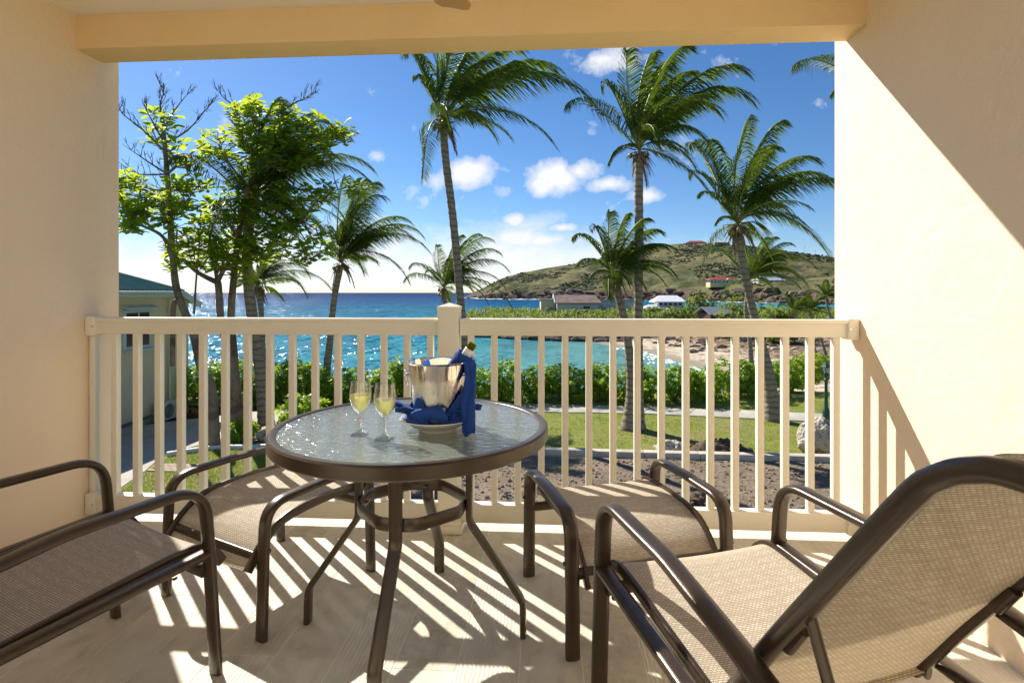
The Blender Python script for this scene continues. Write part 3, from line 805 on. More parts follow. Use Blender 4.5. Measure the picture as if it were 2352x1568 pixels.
REDROOF = simple('red_roof', (.30, .055, .045), (.36, .075, .06), .2, .7)
DARKWIN = simple('dark_window', (.03, .035, .04), None, rough=.15)
YWALL = simple('yellow_house_wall', (.62, .56, .22), (.68, .60, .28), .2, .8)
GREYROOF = simple('grey_shed_roof', (.26, .27, .27), (.34, .35, .35), 1., .6)
LAMPG = simple('green_cast_iron', (.025, .075, .060), (.035, .095, .075), 6, .4, metal=.2)
LGLASS = clearglass('lantern_glass', (.85, .88, .86), 1.4, .25, .6)
ACW = simple('air_conditioner_shell', (.60, .58, .52), None, rough=.5)
ACG = simple('air_conditioner_grille', (.10, .10, .095), None, rough=.5)
WOODD = simple('dark_timber', (.10, .065, .04), None, rough=.8)
POLE = simple('utility_pole_wood', (.22, .20, .18), None, rough=.8)

# ================================================================== ground
random.seed(11)
def sheet(name, poly, z, mat, zb=None):
    mb = MB(); mb.prism(poly, z-.25 if zb is None else zb, z)
    return mb.build(name, mat)
gm = MB(); gm.grid(lambda i, j: (-9.45+99.45*i, -70+92.5*j, G), 40, 30); gm.grid(lambda i, j: (-90+80.55*i, 18.3+4.2*j, G), 20, 3)
tag(gm.build('lawn', TURF), kind='structure')
HGZ = -3.32                                  # the drive falls towards the neighbouring house
tag(MB().box((-50, -26, HGZ-.3), (81, 88.7, .3)).build('yard', CONC), kind='structure')
def sm(x): x = max(0, min(1, x)); return x*x*(3-2*x)
def edgex(y): return lin(y, [4, 9.6, 10.55, 11.45, 12.15, 12.62, 13.2, 14.0, 14.9, 15.6, 16.4, 17.95, 19], [-8.5, -8.55, -8.78, -9.02, -9.29, -9.40, -9.25, -8.95, -8.55, -7.6, -6.0, -3.2, -2.4])
def drivez(x, y): return G+.012-(G-HGZ-.02)*sm((-9.6-x)/2.9)*sm((18.2-y)/2.0)
gm = MB()
gm.grid(lambda i, j: (lambda y, f: (lambda x: (x, y, drivez(x, y)))(edgex(y)*(1-i)+f*i))(4+j*14.9, lin(4+j*14.9, [4, 16.9, 17.6, 18.4, 18.9], [-13.5, -13.5, -8.6, -6.4, -3.2])), 40, 70)
tag(gm.build('driveway', CONC, None, True), kind='structure')
# low kerb of the lawn island, in cast lengths
kb = thing('lawn_kerb', 'low whitewashed kerb curving round the lawn under the trees', 'kerb', (-8.6, 12.9, G))
kp = catmull([(-9.33, 12.55), (-9.05, 12.80), (-8.60, 13.14), (-8.28, 13.25), (-7.75, 13.27), (-7.0, 13.45), (-6.2, 13.8)] and [(-9.33, 12.55, 0), (-9.05, 12.80, 0), (-8.60, 13.14, 0), (-8.28, 13.25, 0), (-7.75, 13.27, 0), (-7.0, 13.45, 0), (-6.2, 13.8, 0)], 2)
for a, b_ in zip(kp, kp[1:]):
    d_ = b_-a; c_ = (a+b_)/2
    MB().box((0, 0, .04), (d_.length-.01, .11, .12)).build('kerb_stone', WKERB, kb, bev=.012).matrix_local = Matrix.Translation((c_.x+8.6, c_.y-12.9, 0)) @ Matrix.Rotation(math.atan2(d_.y, d_.x), 4, 'Z')
tag(sheet('tree_bed', [(-9.22, 12.85), (-8.6, 13.2), (-8.28, 13.3), (-7.7, 13.32), (-6.6, 13.6), (-5.6, 14.3), (-5.6, 16.2), (-6.0, 16.3), (-7.6, 15.5), (-8.5, 14.85), (-8.9, 14.0)], G+.030, SOIL), kind='structure')
br = thing('brick_patch', 'small patch of paving bricks set in the lawn island', 'paving', (-8.5, 11.7, G+.012))
BRICK = simple('clay_paver', (.36, .25, .17), (.44, .33, .24), 9, .85)
for i in range(5):
    for j in range(5):
        MB().box((0, 0, 0), (.19, .092, .05)).build('brick', BRICK, br, bev=.006, loc=((i-2)*.2+(.1 if j % 2 else 0), (j-2)*.1, -.012+random.uniform(-.003, .004)))
# dirt bed with its kerb
gm = MB()
def soilz(x, y): return G+.03+.045*noise.noise(V((x*1.1, y*1.1, 3)))+.02*noise.noise(V((x*3.7, y*3.7, 1)))
gm.grid(lambda i, j: (-5.2+15.2*i, 5+8.02*j, soilz(-5.2+15.2*i, 5+8.02*j)), 90, 60)
tag(gm.build('planting_bed', SOIL, None, True), kind='structure')
mb = MB()
for i in range(4200):
    x, y = random.uniform(-4.8, 9), random.uniform(8.6, 12.95); r_ = random.choice((.008, .010, .012, .014, .018, .024, .04))
    mb.ico((x, y, soilz(x, y)+r_*.3), r_, .5, i, 1, (1, 1, .7))
tag(mb.build('soil_clods', SOIL), 'loose clods lying on the bare planting bed', 'soil', kind='stuff')
mb = MB()
for i in range(420):
    x, y = random.uniform(-4.5, 3.5), random.uniform(9, 12.9); r_ = random.uniform(.012, .035)
    mb.ico((x, y, soilz(x, y)+r_*.4), r_, .5, i, 1, (1.3, 1, .7))
lt = MB()
for i in range(420):
    if i < 220: x, y = random.uniform(-4.8, 9), random.uniform(9, 12.95); z = soilz(x, y)+.012
    else: x, y = random.uniform(-4, 9), random.uniform(13.5, 17.5); z = G+.03
    a = random.uniform(0, 6.28); s_ = random.uniform(.05, .11)
    lt.add([(x, y, z), (x+s_*math.cos(a), y+s_*math.sin(a), z+.02), (x+s_*math.cos(a+.7), y+s_*math.sin(a+.7), z+.005)], [(0, 1, 2)])
tag(lt.build('leaf_litter', simple('dry_leaf_litter', (.34, .24, .12), (.22, .14, .07), 5, .8)), 'dry fallen leaves strewn over bed and lawn', 'leaf litter', kind='stuff')
tag(mb.build('bed_pebbles', PEBB), 'pale pebbles strewn over the planting bed', 'pebbles', kind='stuff')
for (x, y, r_, lab) in ((2.25, 10.35, .20, 'large dark soil clod lying beside the striped ottoman arm'), (2.75, 10.25, .24, 'biggest dark soil clod on the planting bed')):
    mb = MB()
    for k in range(7): mb.ico((x+random.uniform(-.6, .6)*r_, y+random.uniform(-.5, .5)*r_, G+.06+random.uniform(0, .4)*r_), r_*random.uniform(.4, .65), .7, k+int(x*10), 2, (1, 1, .8))
    tag(mb.build('soil_clod', SOILD), lab, 'soil clod')
kb = thing('bed_kerb', 'weathered concrete kerb between the bare planting bed and the lawn', 'kerb', (0, 13.2, G))
x = -5.2
while x < 10.2:
    L = random.uniform(1.15, 1.35); y = 13.25-.02*x
    MB().box((0, 0, .03), (L-.012, .24, .26)).build('kerb_block', KERB, kb, bev=.02, loc=(x+L/2, y-13.2+random.uniform(-.008, .008), random.uniform(-.008, .008))).rotation_euler = (0, 0, -.02)
    x += L
def mound(name, c, rx, ry, h, mat, lab, cat, seed):
    mb = MB()
    def fn(i, j):
        a = i*2*math.pi; q = j
        x_, y_ = c[0]+rx*q*math.cos(a), c[1]+ry*q*math.sin(a)
        z_ = h*(1-q**1.6)*(1+.55*noise.noise(V((x_*2.4, y_*2.4, seed)))+.25*noise.noise(V((x_*8, y_*8, seed))))
        return (x_, y_, G-.01+z_)
    mb.grid(fn, 60, 22)
    for k in range(160):
        a = random.uniform(0, 6.28); q = math.sqrt(random.random())*1.1
        x_, y_ = c[0]+rx*q*math.cos(a), c[1]+ry*q*math.sin(a); zz = G+max(0, h*(1-q**1.6))*.95
        mb.ico((x_, y_, zz), random.uniform(.012, .045), .5, k, 1)
    return tag(mb.build(name, mat, None, True), lab, cat)
mound('soil_heap', (4.40, 13.85), .85, .5, .33, SOILD, 'heap of dark dug soil on the lawn behind the kerb', 'soil heap', 4)
def boulder(name, c, r_, sq, seed, mat, lab, cat='rock', rnd=.35, sub=4, group=None):
    mb = MB(); mb.ico((0, 0, 0), r_, rnd, seed, sub, sq)
    for i, p in enumerate(mb.v):
        q = V(p); k = 1+.07*noise.noise(q*(2.2/r_)+V((seed, 0, 0)))+.035*noise.noise(q*(5.5/r_)); mb.v[i] = tuple(q*k)
    return tag(mb.build(name, mat, None, True, loc=c), lab, cat, group)
boulder('boulder', (6.95, 13.95, G+.36), .52, (.95, .8, 1.0), 7, ROCK, 'tall pitted pale boulder standing in front of the green lamp post')
boulder('boulder', (3.12, 13.75, G+.08), .33, (1.1, .8, .62), 3, ROCK, 'low pale rock beside the heap of dark soil')
boulder('boulder', (-7.35, 13.95, G+.16), .36, (1.2, .8, .8), 9, ROCK, 'brownish boulder at the foot of the palm by the concrete drive')
# stamped path, slab by slab
pth = tag(MB().prism([(-7, 19.75), (-7, 18.5), (-2, 17.9), (3, 17.92), (7, 17.35), (14, 16.2), (14, 17.35), (8.5, 18.35), (4, 19.05), (-2, 19.2)], G-.2, G+.004).build('path', CONC), kind='structure')
def pathy(x): return lin(x, [-7, -2, 3, 7, 14], [18.5, 17.92, 17.92, 17.35, 16.2]), lin(x, [-7, -2, 4, 8.5, 14], [19.72, 19.18, 19.03, 18.35, 17.35])
x = -6.8
while x < 13.5:
    L = 1.42; sk = .62
    quad = []
    for xx, far in ((x+.012, 0), (x+L-.012, 0), (x+L-.012+sk, 1), (x+.012+sk, 1)):
        lo, hi = pathy(xx); quad.append((xx, hi-.012 if far else lo+.012))
    MB().prism(quad, G-.05, G+.028+random.uniform(0, .006)).build('slab', PAVE, pth, bev=.006)
    x += L
# short grass
mb = MB()
def inlawn(x, y):
    lo, hi = pathy(x)
    if 13.45 < y < lo-.03: return True
    return hi+.03 < y < hi+2.2
nb = 0
while nb < 30000:
    x, y = random.uniform(-4, 10.5), random.uniform(13.4, 21)
    if not inlawn(x, y): continue
    h_ = random.uniform(.02, .05)*(1.5 if noise.noise(V((x, y, 0))) > .1 else .8); a = random.uniform(0, 6.28)
    ca, sa = math.cos(a), math.sin(a); w_ = .006
    mb.add([(x-w_*ca, y-w_*sa, G), (x+w_*ca, y+w_*sa, G), (x+random.gauss(0, .02), y+random.gauss(0, .02), G+h_)], [(0, 1, 2)]); nb += 1
nb = 0
while nb < 16000:
    x, y = random.uniform(-9.2, -5), random.uniform(9.5, 13.2)
    if x < lin(y, [9.5, 10.55, 11.45, 12.15, 12.6, 13.2], [-8.5, -8.72, -8.95, -9.2, -9.25, -8.4]): continue
    if -9.05 < x < -7.95 and 11.42 < y < 11.98: continue
    h_ = random.uniform(.03, .07); a = random.uniform(0, 6.28); ca, sa = math.cos(a), math.sin(a); w_ = .006
    mb.add([(x-w_*ca, y-w_*sa, G), (x+w_*ca, y+w_*sa, G), (x+random.gauss(0, .025), y+random.gauss(0, .025), G+h_)], [(0, 1, 2)]); nb += 1
GBLADE = leafmat('grass_blade', [(.3, (.15, .22, .025)), (.5, (.23, .29, .035)), (.7, (.32, .33, .065))], 3, .6, .3, (.45, .55, .06))
tag(mb.build('lawn_grass', GBLADE), 'short green and yellowing grass covering the lawns', 'grass', kind='stuff')

# ------------------------------------------------------------------ shore, beach and low headland
def landsd(x, y):
    n_ = 1.6*noise.noise(V((x*.09, y*.09, 5)))+.7*noise.noise(V((x*.3, y*.3, 2)))
    a = 24.5-y+.6*n_
    b_ = x-lin(y, [20, 30, 42, 46, 53, 60, 68, 76, 90], [8, 11.5, 13.6, 13.9, 12.6, 11.5, 9.0, 4, -2])+.4*n_
    c_ = min(y-lin(x, [-30, -14, 0, 10, 30], [90, 83, 75, 72.5, 72])+n_, (x+16)*.7+(y-83)*.25+n_, (118-y)+n_)
    return a, b_, c_
def shore(x, y):
    a, b_, c_ = landsd(x, y)
    za = SEA+min(max(a, -2), 6)*.47 if a > -2 else -7
    zb = SEA+(.085*b_ if b_ < 14 else 1.19+.02*(b_-14)) if b_ > -3 else -7
    zc = SEA+(min(c_, 1.2)*1.15+max(0, min(c_-1.2, 9))*.16) if c_ > -1 else -7
    z = max(za, zb, zc, -6.4)
    return z+.10*noise.noise(V((x*.4, y*.4, 8)))*(1 if max(a, b_, c_) > .5 else .2)
mb = MB(); NX, NY = 150, 130
def sgrid(i, j):
    x = -70+150*i; y = 21.5+ (j**1.35)*112
    return V((x, y, shore(x, y) if j > 0 else G-.02))
mb.grid(sgrid, NX, NY)
def shoremat():
    m, t = newmat('beach_and_scrub_ground'); p = pos(t); x, y, z = t.sep(p)
    n = t.noise(p, .35, 6, .65); n2 = t.noise(p, 1.3, 6, .7); n3 = t.noise(p, 7, 4, .6)
    sand = t.ramp(n3, [(.3, (.50, .41, .29)), (.7, (.62, .53, .40))])
    weed = t.ramp(n3, [(.35, (.10, .055, .03)), (.7, (.24, .15, .085))])
    col = t.mix(t.rng(t.m('ADD', n2, t.m('MULTIPLY', t.rng(z, -5.2, -4.6), .14)), .53, .60), sand, weed)
    col = t.mix(t.rng(z, -5.30, -5.42), col, (.30, .25, .18))
    scrub = t.ramp(n2, [(.35, (.045, .075, .02)), (.6, (.10, .13, .035)), (.75, (.22, .18, .09))])
    col = t.mix(t.m('MULTIPLY', t.rng(y, 72, 74), t.rng(z, -4.5, -4.1)), col, scrub)
    col = t.mix(t.rng(t.m('ADD', z, t.m('MULTIPLY', t.m('SUBTRACT', n, .5), 1.6)), -3.9, -3.6), col, scrub)
    finish(t, bsdf(t, col, .9, 0, t.bump(t.m('ADD', n2, n3), .6, .1), .2)); return m
tag(mb.build('beach', shoremat(), None, True), kind='structure')
# rocks of the ledge across the cove, and on the beach
random.seed(21)
mb = MB(); k = 0
while k < 900:
    x = random.uniform(-20, 11); y = random.uniform(70, 92)
    c_ = landsd(x, y)[2]
    if -.7 < c_ < 1.5:
        mb.ico((x, y, SEA+.1+max(c_, 0)*.75), random.uniform(.25, .85), .5, k, 1, (1.3, 1, .75)); k += 1
while k < 1300:
    x = random.uniform(12, 60); y = random.uniform(58, 76)
    if shore(x, y) > -5.2: mb.ico((x, y, shore(x, y)), random.uniform(.15, .6), .5, k, 1, (1.3, 1, .6)); k += 1
tag(mb.build('shore_rocks', SHROCK), 'dark jagged rocks along the edge of the cove', 'rocks', kind='stuff')
mb = MB()
for k in range(260):
    x = random.uniform(22, 60); y = random.uniform(50, 78); mb.ico((x, y, shore(x, y)), random.uniform(.12, .5), .5, k, 1, (1.4, 1, .6))
tag(mb.build('beach_stones', ROCK), 'pale stones scattered at the top of the beach', 'stones', kind='stuff')
# wash of foam on the sand
FOAM = simple('sea_foam', (.80, .82, .82), None, rough=.7)
mb = MB(); random.seed(17)
for k in range(330):
    y = random.uniform(38, 66); x = lin(y, [20, 30, 42, 46, 53, 60, 68], [8, 11.5, 13.6, 13.9, 12.6, 11.5, 9.0])-abs(random.gauss(0, 1.1))-.1+.5*noise.noise(V((0, y*.35, 1)))
    r_ = random.uniform(.06, .30); mb.ico((x, y, SEA+.03), r_, .7, k, 1, (.6, 1.9, .12))
tag(mb.build('surf_foam', FOAM), 'white wash of small waves on the sand', 'foam', kind='stuff')
# ------------------------------------------------------------------ the sea
def seamat():
    m, t = newmat('tropical_sea'); p = pos(t); x, y, z = t.sep(p)
    q = t.scale(p, (1, .45, 1))
    patch = t.noise(t.scale(p, (1, .35, 1)), .02, 4, .6); patch2 = t.noise(t.scale(p, (1, .3, 1)), .09, 4, .6)
    dist = t.m('ADD', t.m('SQRT', t.m('ADD', t.m('MULTIPLY', x, x), t.m('MULTIPLY', y, y))), t.m('MULTIPLY', t.m('SUBTRACT', patch, .5), 260))
    dist = t.m('SUBTRACT', dist, t.m('MULTIPLY', t.rng(x, 0, 120), 330))
    ld = t.m('LOGARITHM', t.m('MAXIMUM', dist, 10), 10.)
    col = t.ramp(t.rng(ld, 1.2, 3.4), [(0, (.065, .27, .29)), (.28, (.022, .21, .27)), (.48, (.010, .14, .23)), (.62, (.005, .080, .20)), (.8, (.002, .026, .13)), (1, (.002, .017, .10))])
    col = t.mix(t.rng(patch2, .46, .68, 0, .65), col, (.007, .050, .105))
    pk = t.noise(q, .35, 5, .6, .3)
    col = t.mix(t.rng(pk, .5, .72, 0, .5), col, (.012, .060, .12))
    cove = t.m('MULTIPLY', t.rng(x, -16, 4), t.rng(y, 80, 70))
    col = t.mix(t.m('MULTIPLY', cove, .8), col, (.12, .27, .25))
    weed = t.m('MULTIPLY', t.rng(t.noise(t.scale(p, (1, .6, 1)), .22, 4, .6), .54, .64), t.m('MULTIPLY', t.rng(x, 0, 8), t.rng(y, 66, 58)))
    col = t.mix(t.m('MULTIPLY', weed, .55), col, (.07, .075, .07))
    h = t.m('ADD', t.m('MULTIPLY', t.noise(q, .55, 4, .6, .4), 1.3), t.m('MULTIPLY', t.noise(q, 2.6, 5, .65, .3), .5))
    h = t.m('ADD', h, t.m('MULTIPLY', t.noise(q, .12, 3, .5), 2.2))
    calm = t.m('SUBTRACT', 1, t.m('MULTIPLY', cove, .55))
    def slopes(sc_, det, k):
        nd = t.new('ShaderNodeTexNoise'); t.put(nd, 'Vector', q); t.put(nd, 'Scale', sc_); t.put(nd, 'Detail', det); t.put(nd, 'Roughness', .6); t.put(nd, 'Distortion', .4)
        return t.vm('MULTIPLY', t.vm('SUBTRACT', nd.outputs['Color'], (.5, .5, .5)), (k, k, 0))
    sl = t.vm('ADD', t.vm('ADD', slopes(.28, 3, 1.2), slopes(1.1, 4, 2.1)), slopes(4.2, 4, 1.8))
    nr = t.vm('NORMALIZE', t.vm('ADD', t.vm('MULTIPLY', sl, t.comb(calm, calm, 0)), (0, 0, 1)))
    foam = t.m('MULTIPLY', t.rng(t.noise(t.scale(p, (1, .35, 1)), .30, 7, .7, .5), .685, .73), t.rng(cove, .5, 0))
    col = t.mix(foam, col, (.75, .78, .80))
    df = t.new('ShaderNodeBsdfDiffuse'); t.l.new(col, df.inputs[0]); t.put(df, 'Normal', nr)
    gl = t.new('ShaderNodeBsdfGlossy'); t.put(gl, 'Roughness', .13); t.put(gl, 'Normal', nr); t.put(gl, 'Color', (.9, .95, 1, 1))
    fr = t.new('ShaderNodeFresnel'); t.put(fr, 'IOR', 1.33); t.put(fr, 'Normal', nr)
    mx = t.new('ShaderNodeMixShader'); t.put(mx, 0, t.m('MAXIMUM', t.m('MINIMUM', fr.outputs[0], .115), .075)); t.l.new(df.outputs[0], mx.inputs[1]); t.l.new(gl.outputs[0], mx.inputs[2])
    finish(t, mx.outputs[0]); return m
SEAM = seamat()
mb = MB(); ys = [21, 30, 60, 120, 300, 800, 2500, 9000, 40000]; xs_ = [-40000, -6000, -800, -150, 0, 150, 800, 6000, 40000]
vs = [(x, y, SEA) for y in ys for x in xs_]; n = len(xs_)
mb.add(vs, [(j*n+i, j*n+i+1, (j+1)*n+i+1, (j+1)*n+i) for j in range(len(ys)-1) for i in range(n-1)])
tag(mb.build('sea', SEAM), kind='structure')

# ------------------------------------------------------------------ far hill across the bay
SH = ([1066, 1085, 1110, 1180, 1500, 1747, 1917, 2400, 3000], [683.5, 685.5, 686.8, 688.5, 690.4, 695.3, 699, 706, 712])
RG = ([1066, 1085, 1110, 1154, 1199, 1258, 1316, 1400, 1480, 1552, 1634, 1691, 1760, 1826, 1865, 1914, 2100, 2400, 3000], [682.5, 672, 660, 637.7, 626, 614, 605.5, 588, 570, 559, 558, 561.5, 570, 579, 584, 590, 600, 590, 600])
def hillpt(u, q):
    vs_ = lin(u, *SH); vr = lin(u, *RG)
    r0 = ray(u, V0); k0 = (H-SEA)*F/(vs_-V0)             # forward distance of the waterline
    wide = lin(u, [1066, 1110, 1200, 1500, 3000], [12, 60, 150, 260, 330]); k1 = k0+wide
    zr = H+(V0-vr)/F*k1
    if q <= 1: k = k0+wide*q
    else: k = k1+(q-1)*200
    d_ = r0*k/ (r0.y*cs-r0.x*sn)
    x, y = d_.x, d_.y
    cl_ = min(1, q/.05); top = min(9, max(.5, (zr-SEA)*.4))
    n_ = noise.noise(V((x*.012, y*.012, 1)))
    gully = abs(noise.noise(V((x*.016, y*.006, 4))))
    if q <= 1:
        z = SEA-.5+top*cl_*(.8+.5*noise.noise(V((x*.06, y*.06, 3))))
        e = max(0, (q-.03)/.97); z += (zr-SEA-top)*(e**.95)
        wgt = max(0, math.sin(math.pi*min(1, max(0, q))))**1.3
        z += wgt*(4.5*n_-7*(.25-gully)*(1 if gully < .25 else 0)+1.2*noise.noise(V((x*.05, y*.05, 7))))
    else: z = zr-(q-1)*45+6*n_*min(1, q-1)
    return V((x, y, z))
mb = MB(); NU, NQ = 210, 56
mb.grid(lambda i, j: hillpt(1066+(2900-1066)*i, j*1.6-.02 if j > 0 else -.01), NU, NQ)
def hillmat():
    m, t = newmat('dry_hillside'); p = pos(t); x, y, z = t.sep(p)
    n = t.noise(t.scale(p, (1, .6, 1.6)), .022, 7, .68, .5); n2 = t.noise(t.scale(p, (.7, .5, 2.2)), .16, 6, .7, .6)
    col = t.ramp(n2, [(.3, (.085, .085, .038)), (.48, (.160, .145, .066)), (.68, (.245, .205, .105))])
    grn = t.ramp(n2, [(.35, (.040, .055, .022)), (.6, (.075, .088, .034)), (.75, (.13, .125, .055))])
    col = t.mix(t.rng(n, .47, .60), col, grn)
    rock = t.ramp(t.noise(t.scale(p, (1, 1, 2.5)), .22, 7, .7), [(.3, (.045, .034, .027)), (.55, (.15, .105, .078)), (.75, (.25, .185, .135))])
    line = t.m('ADD', z, t.m('MULTIPLY', t.m('SUBTRACT', t.noise(p, .045, 5, .6), .5), 16))
    col = t.mix(t.rng(line, 3.0, .8), col, rock)
    finish(t, bsdf(t, col, .95, 0, t.bump(t.m('ADD', n2, t.m('MULTIPLY', n, 2)), .8, 2.5), .1)); return m
tag(mb.build('hill', hillmat(), None, True), kind='structure')
random.seed(8)
mb = MB(); k = 0; tries = 0
while k < 6000 and tries < 90000:
    tries += 1
    u = random.uniform(1120, 1990); q = random.uniform(.10, 1.03); p = hillpt(u, q)
    dens = noise.noise(V((p.x*.016, p.y*.016, 11)))+.5*noise.noise(V((p.x*.05, p.y*.05, 2)))+(.25 if q > .85 else 0)+(.18 if u > 1550 and q > .7 else 0)
    if dens < random.uniform(-.05, .45): continue
    r_ = random.uniform(.4, 1.25); mb.ico(p+V((0, 0, r_*.2)), r_, .6, k, 1, (1.4, 1.2, .7)); k += 1
SCRUB = leafmat('scrub_foliage', [(.3, (.045, .060, .022)), (.5, (.075, .092, .032)), (.7, (.14, .14, .055))], .35, .8, .15)
tag(mb.build('hillside_scrub', SCRUB), 'low dark green scrub dotting the far hillside', 'scrub', kind='stuff')
mb = MB()
for k in range(420):
    u = random.uniform(1068, 2000); p = hillpt(u, random.uniform(0, .05)); r_ = random.uniform(1, 3.5)*lin(u, [1068, 1150], [.5, 1]); mb.ico(p, r_, .55, k, 1, (1.5, 1.2, .8))
tag(mb.build('cliff_rocks', CLIFFROCK), 'dark broken rocks at the foot of the far hill', 'rocks', kind='stuff')
mb = MB()
for k in range(160):
    u = random.uniform(1066, 1800); p = hillpt(u, -.012); mb.ico((p.x, p.y, SEA+.05), random.uniform(.6, 2.6)*(1.6 if u < 1260 else .8), .5, k, 1, (2.5, 1.2, .22))
tag(mb.build('shore_surf', FOAM), 'thin white surf line at the foot of the far cliffs', 'foam', kind='stuff')
def hillside(u, v):
    """where the sight line through u,v meets the hill"""
    best = None
    for i in range(400):
        p = hillpt(u, i/380); dv = V0-F*(p.z-H)/(p.y*cs-p.x*sn)
        if best is None or abs(dv-v) < best[0]: best = (abs(dv-v), p)
    return best[1]
def house(name, lab, c, rz, wx, wy, h, roofh, wall, roof, over=.4, nwin=4, hip=True, base=None, cols=0, gable=False, grp=None):
    o = thing(name, lab, 'house', c, rz, grp)
    MB().box((0, 0, h/2), (wx, wy, h)).build('wall', wall, o)
    a, b_ = wx/2+over, wy/2+over; r_ = max(0, a-b_) if hip else a
    rf = MB(); rf.add([(-a, -b_, h), (a, -b_, h), (a, b_, h), (-a, b_, h), (-r_, 0, h+roofh), (r_, 0, h+roofh), (-a, -b_, h-.15), (a, -b_, h-.15), (a, b_, h-.15), (-a, b_, h-.15)],
                      [(0, 1, 5, 4), (1, 2, 5), (2, 3, 4, 5), (3, 0, 4), (6, 7, 1, 0), (7, 8, 2, 1), (8, 9, 3, 2), (9, 6, 0, 3), (9, 8, 7, 6)])
    ro = rf.build('roof', roof, o)
    for i in range(nwin):
        x = -wx/2+wx*(i+.5)/nwin
        wn = MB().box((x, -wy/2-.02, h*.52), (wx/nwin*.5, .06, h*.42)).build('window', DARKWIN, o)
        MB().box((x, -wy/2-.04, h*.52-h*.23), (wx/nwin*.56, .1, h*.05)).build('sill', BLUETRIM, wn)
    for i in range(cols+1 if cols else 0):
        MB().box((-wx/2+wx*i/cols, -wy/2-over*.8, h/2), (.28, .28, h-.32)).build('column', WHITEWALL, o)
    if base: MB().box((0, -over*.4, -base[0]/2), (wx+.3, wy+over*1.1, base[0])).build('terrace', base[1], o)
    if gable:
        x = wx*.16; g_ = MB(); g_.add([(x-1.6, -b_-.25, h-.05), (x+1.6, -b_-.25, h-.05), (x, -b_-.25, h+1.25), (x-1.6, -b_+1.6, h-.05), (x+1.6, -b_+1.6, h-.05), (x, -b_+1.6, h+1.25)], [(0, 1, 2), (0, 2, 5, 3), (1, 4, 5, 2)])
        g_.build('porch_gable', WHITEWALL, o)
    return o
house('hill_house', 'red roofed house standing on the crest of the far hill', hillside(1703-1464+1463-104, 563)+V((0, 0, -.5)), R(-4), 24, 9, 3.0, 3.0, simple('pink_wall', (.42, .26, .19)), REDROOF, .8, 6)
house('hill_house', 'pale green house with white roof on the crest of the far hill', hillside(1655, 563)+V((0, 0, -.3)), R(8), 19, 9, 3.6, 2.0, simple('pale_green_wall', (.42, .48, .36)), WHITEROOF, .6, 6)
house('hill_house', 'red roofed villa with white columns and yellow terrace on the hillside', hillside(1657, 656)+V((0, 0, 1.2)), R(3), 20.5, 8, 2.9, 2.3, WHITEWALL, REDROOF, 1.3, 7, base=(2.6, YWALL), cols=9, gable=True)
house('hill_house', 'long white roofed building low on the hillside behind a palm crown', hillside(1765, 652)+V((0, 0, .5)), R(10), 20, 8, 2.2, 2.6, WHITEWALL, WHITEROOF, .6, 5)
for (u, v, hh) in ((1848, 581, 9), (1873, 584, 6), (1868, 612, 9), (1911, 598, 10), (1903, 596, 5)):
    p = hillside(u, v)
    o = thing('utility_pole', 'thin wooden utility pole standing on the far hill slope', 'pole', p, 0, 'utility poles on the hill')
    MB().tube([(0, 0, -1), (0, 0, hh)], [.14, .09], None, 6).build('shaft', POLE, o); MB().box((0, 0, hh-.8), (1.6, .12, .12)).build('cross_arm', POLE, o)

# ------------------------------------------------------------------ buildings on the low headland
def shp(u, v, y): p = ony(u, v, y); return p
Y1 = 98.
p = ony(1322, 716, Y1); wh = (1385-1290)/F*Y1
o = thing('headland_house', 'derelict white house with worn red shingle roof among headland scrub', 'house', (p.x, Y1, p.z-1.0), R(4))
hw, hd, hh = 7.3, 6.0, 2.75
MB().box((0, 0, hh/2), (hw, hd, hh)).build('wall', WHITEWALL, o)
rf = MB(); rf.add([(-hw/2-.3, -hd/2-.5, hh-.05), (hw/2+.6, -hd/2-.5, hh-.05), (hw/2-.1, 0, hh+1.35), (-hw/2-.3, 0, hh+1.35), (hw/2+.6, hd/2+.5, hh-.05), (-hw/2-.3, hd/2+.5, hh-.05)], [(0, 1, 2, 3), (3, 2, 4, 5), (1, 4, 2)])
ro = rf.build('roof', SHINGLE, o); md = ro.modifiers.new('t', 'SOLIDIFY'); md.thickness = .16
for s in (-1, 1):
    MB().box((-hw/2-.42, s*1.55, hh+.72), (.16, 3.6, .22), M=Matrix.Rotation(-s*R(25), 3, 'X')).build('barge_board', WHITEROOF, o)
MB().box((1.6, -hd/2-.02, 1.6), (1.1, .08, 1.0)).build('window', DARKWIN, o)
MB().box((1.6, -hd/2-.05, 1.05), (1.3, .12, .1)).build('sill', WHITEROOF, o)
wg = MB().box((-hw/2-1.4, 1.5, hh/2+.35), (2.6, 4.0, hh+.2)).build('side_wing', YWALL2 if 'YWALL2' in globals() else HWALL, o)
MB().prism([(-hw/2-3.0, -.8), (-hw/2+.1, -.8), (-hw/2+.1, 3.8), (-hw/2-3.0, 3.8)], hh+.46, hh+.62).build('wing_roof', GREYROOF, o)
MB().prism([(hw/2+.2, 0), (hw/2+9, 0), (hw/2+9, 3), (hw/2+.2, 3)], hh+.25, hh+.45).build('lean_to_roof', SHINGLE, o)
MB().box((hw/2+4.6, 1.5, hh/2+.1), (8.4, 2.6, hh)).build('lean_to_wall', WHITEWALL, o)
Y2 = 104.
p = ony(1537, 718, Y2)
o = thing('headland_house', 'white two tier pavilion house with hipped metal roofs', 'house', (p.x, Y2, p.z-1.6), 0)
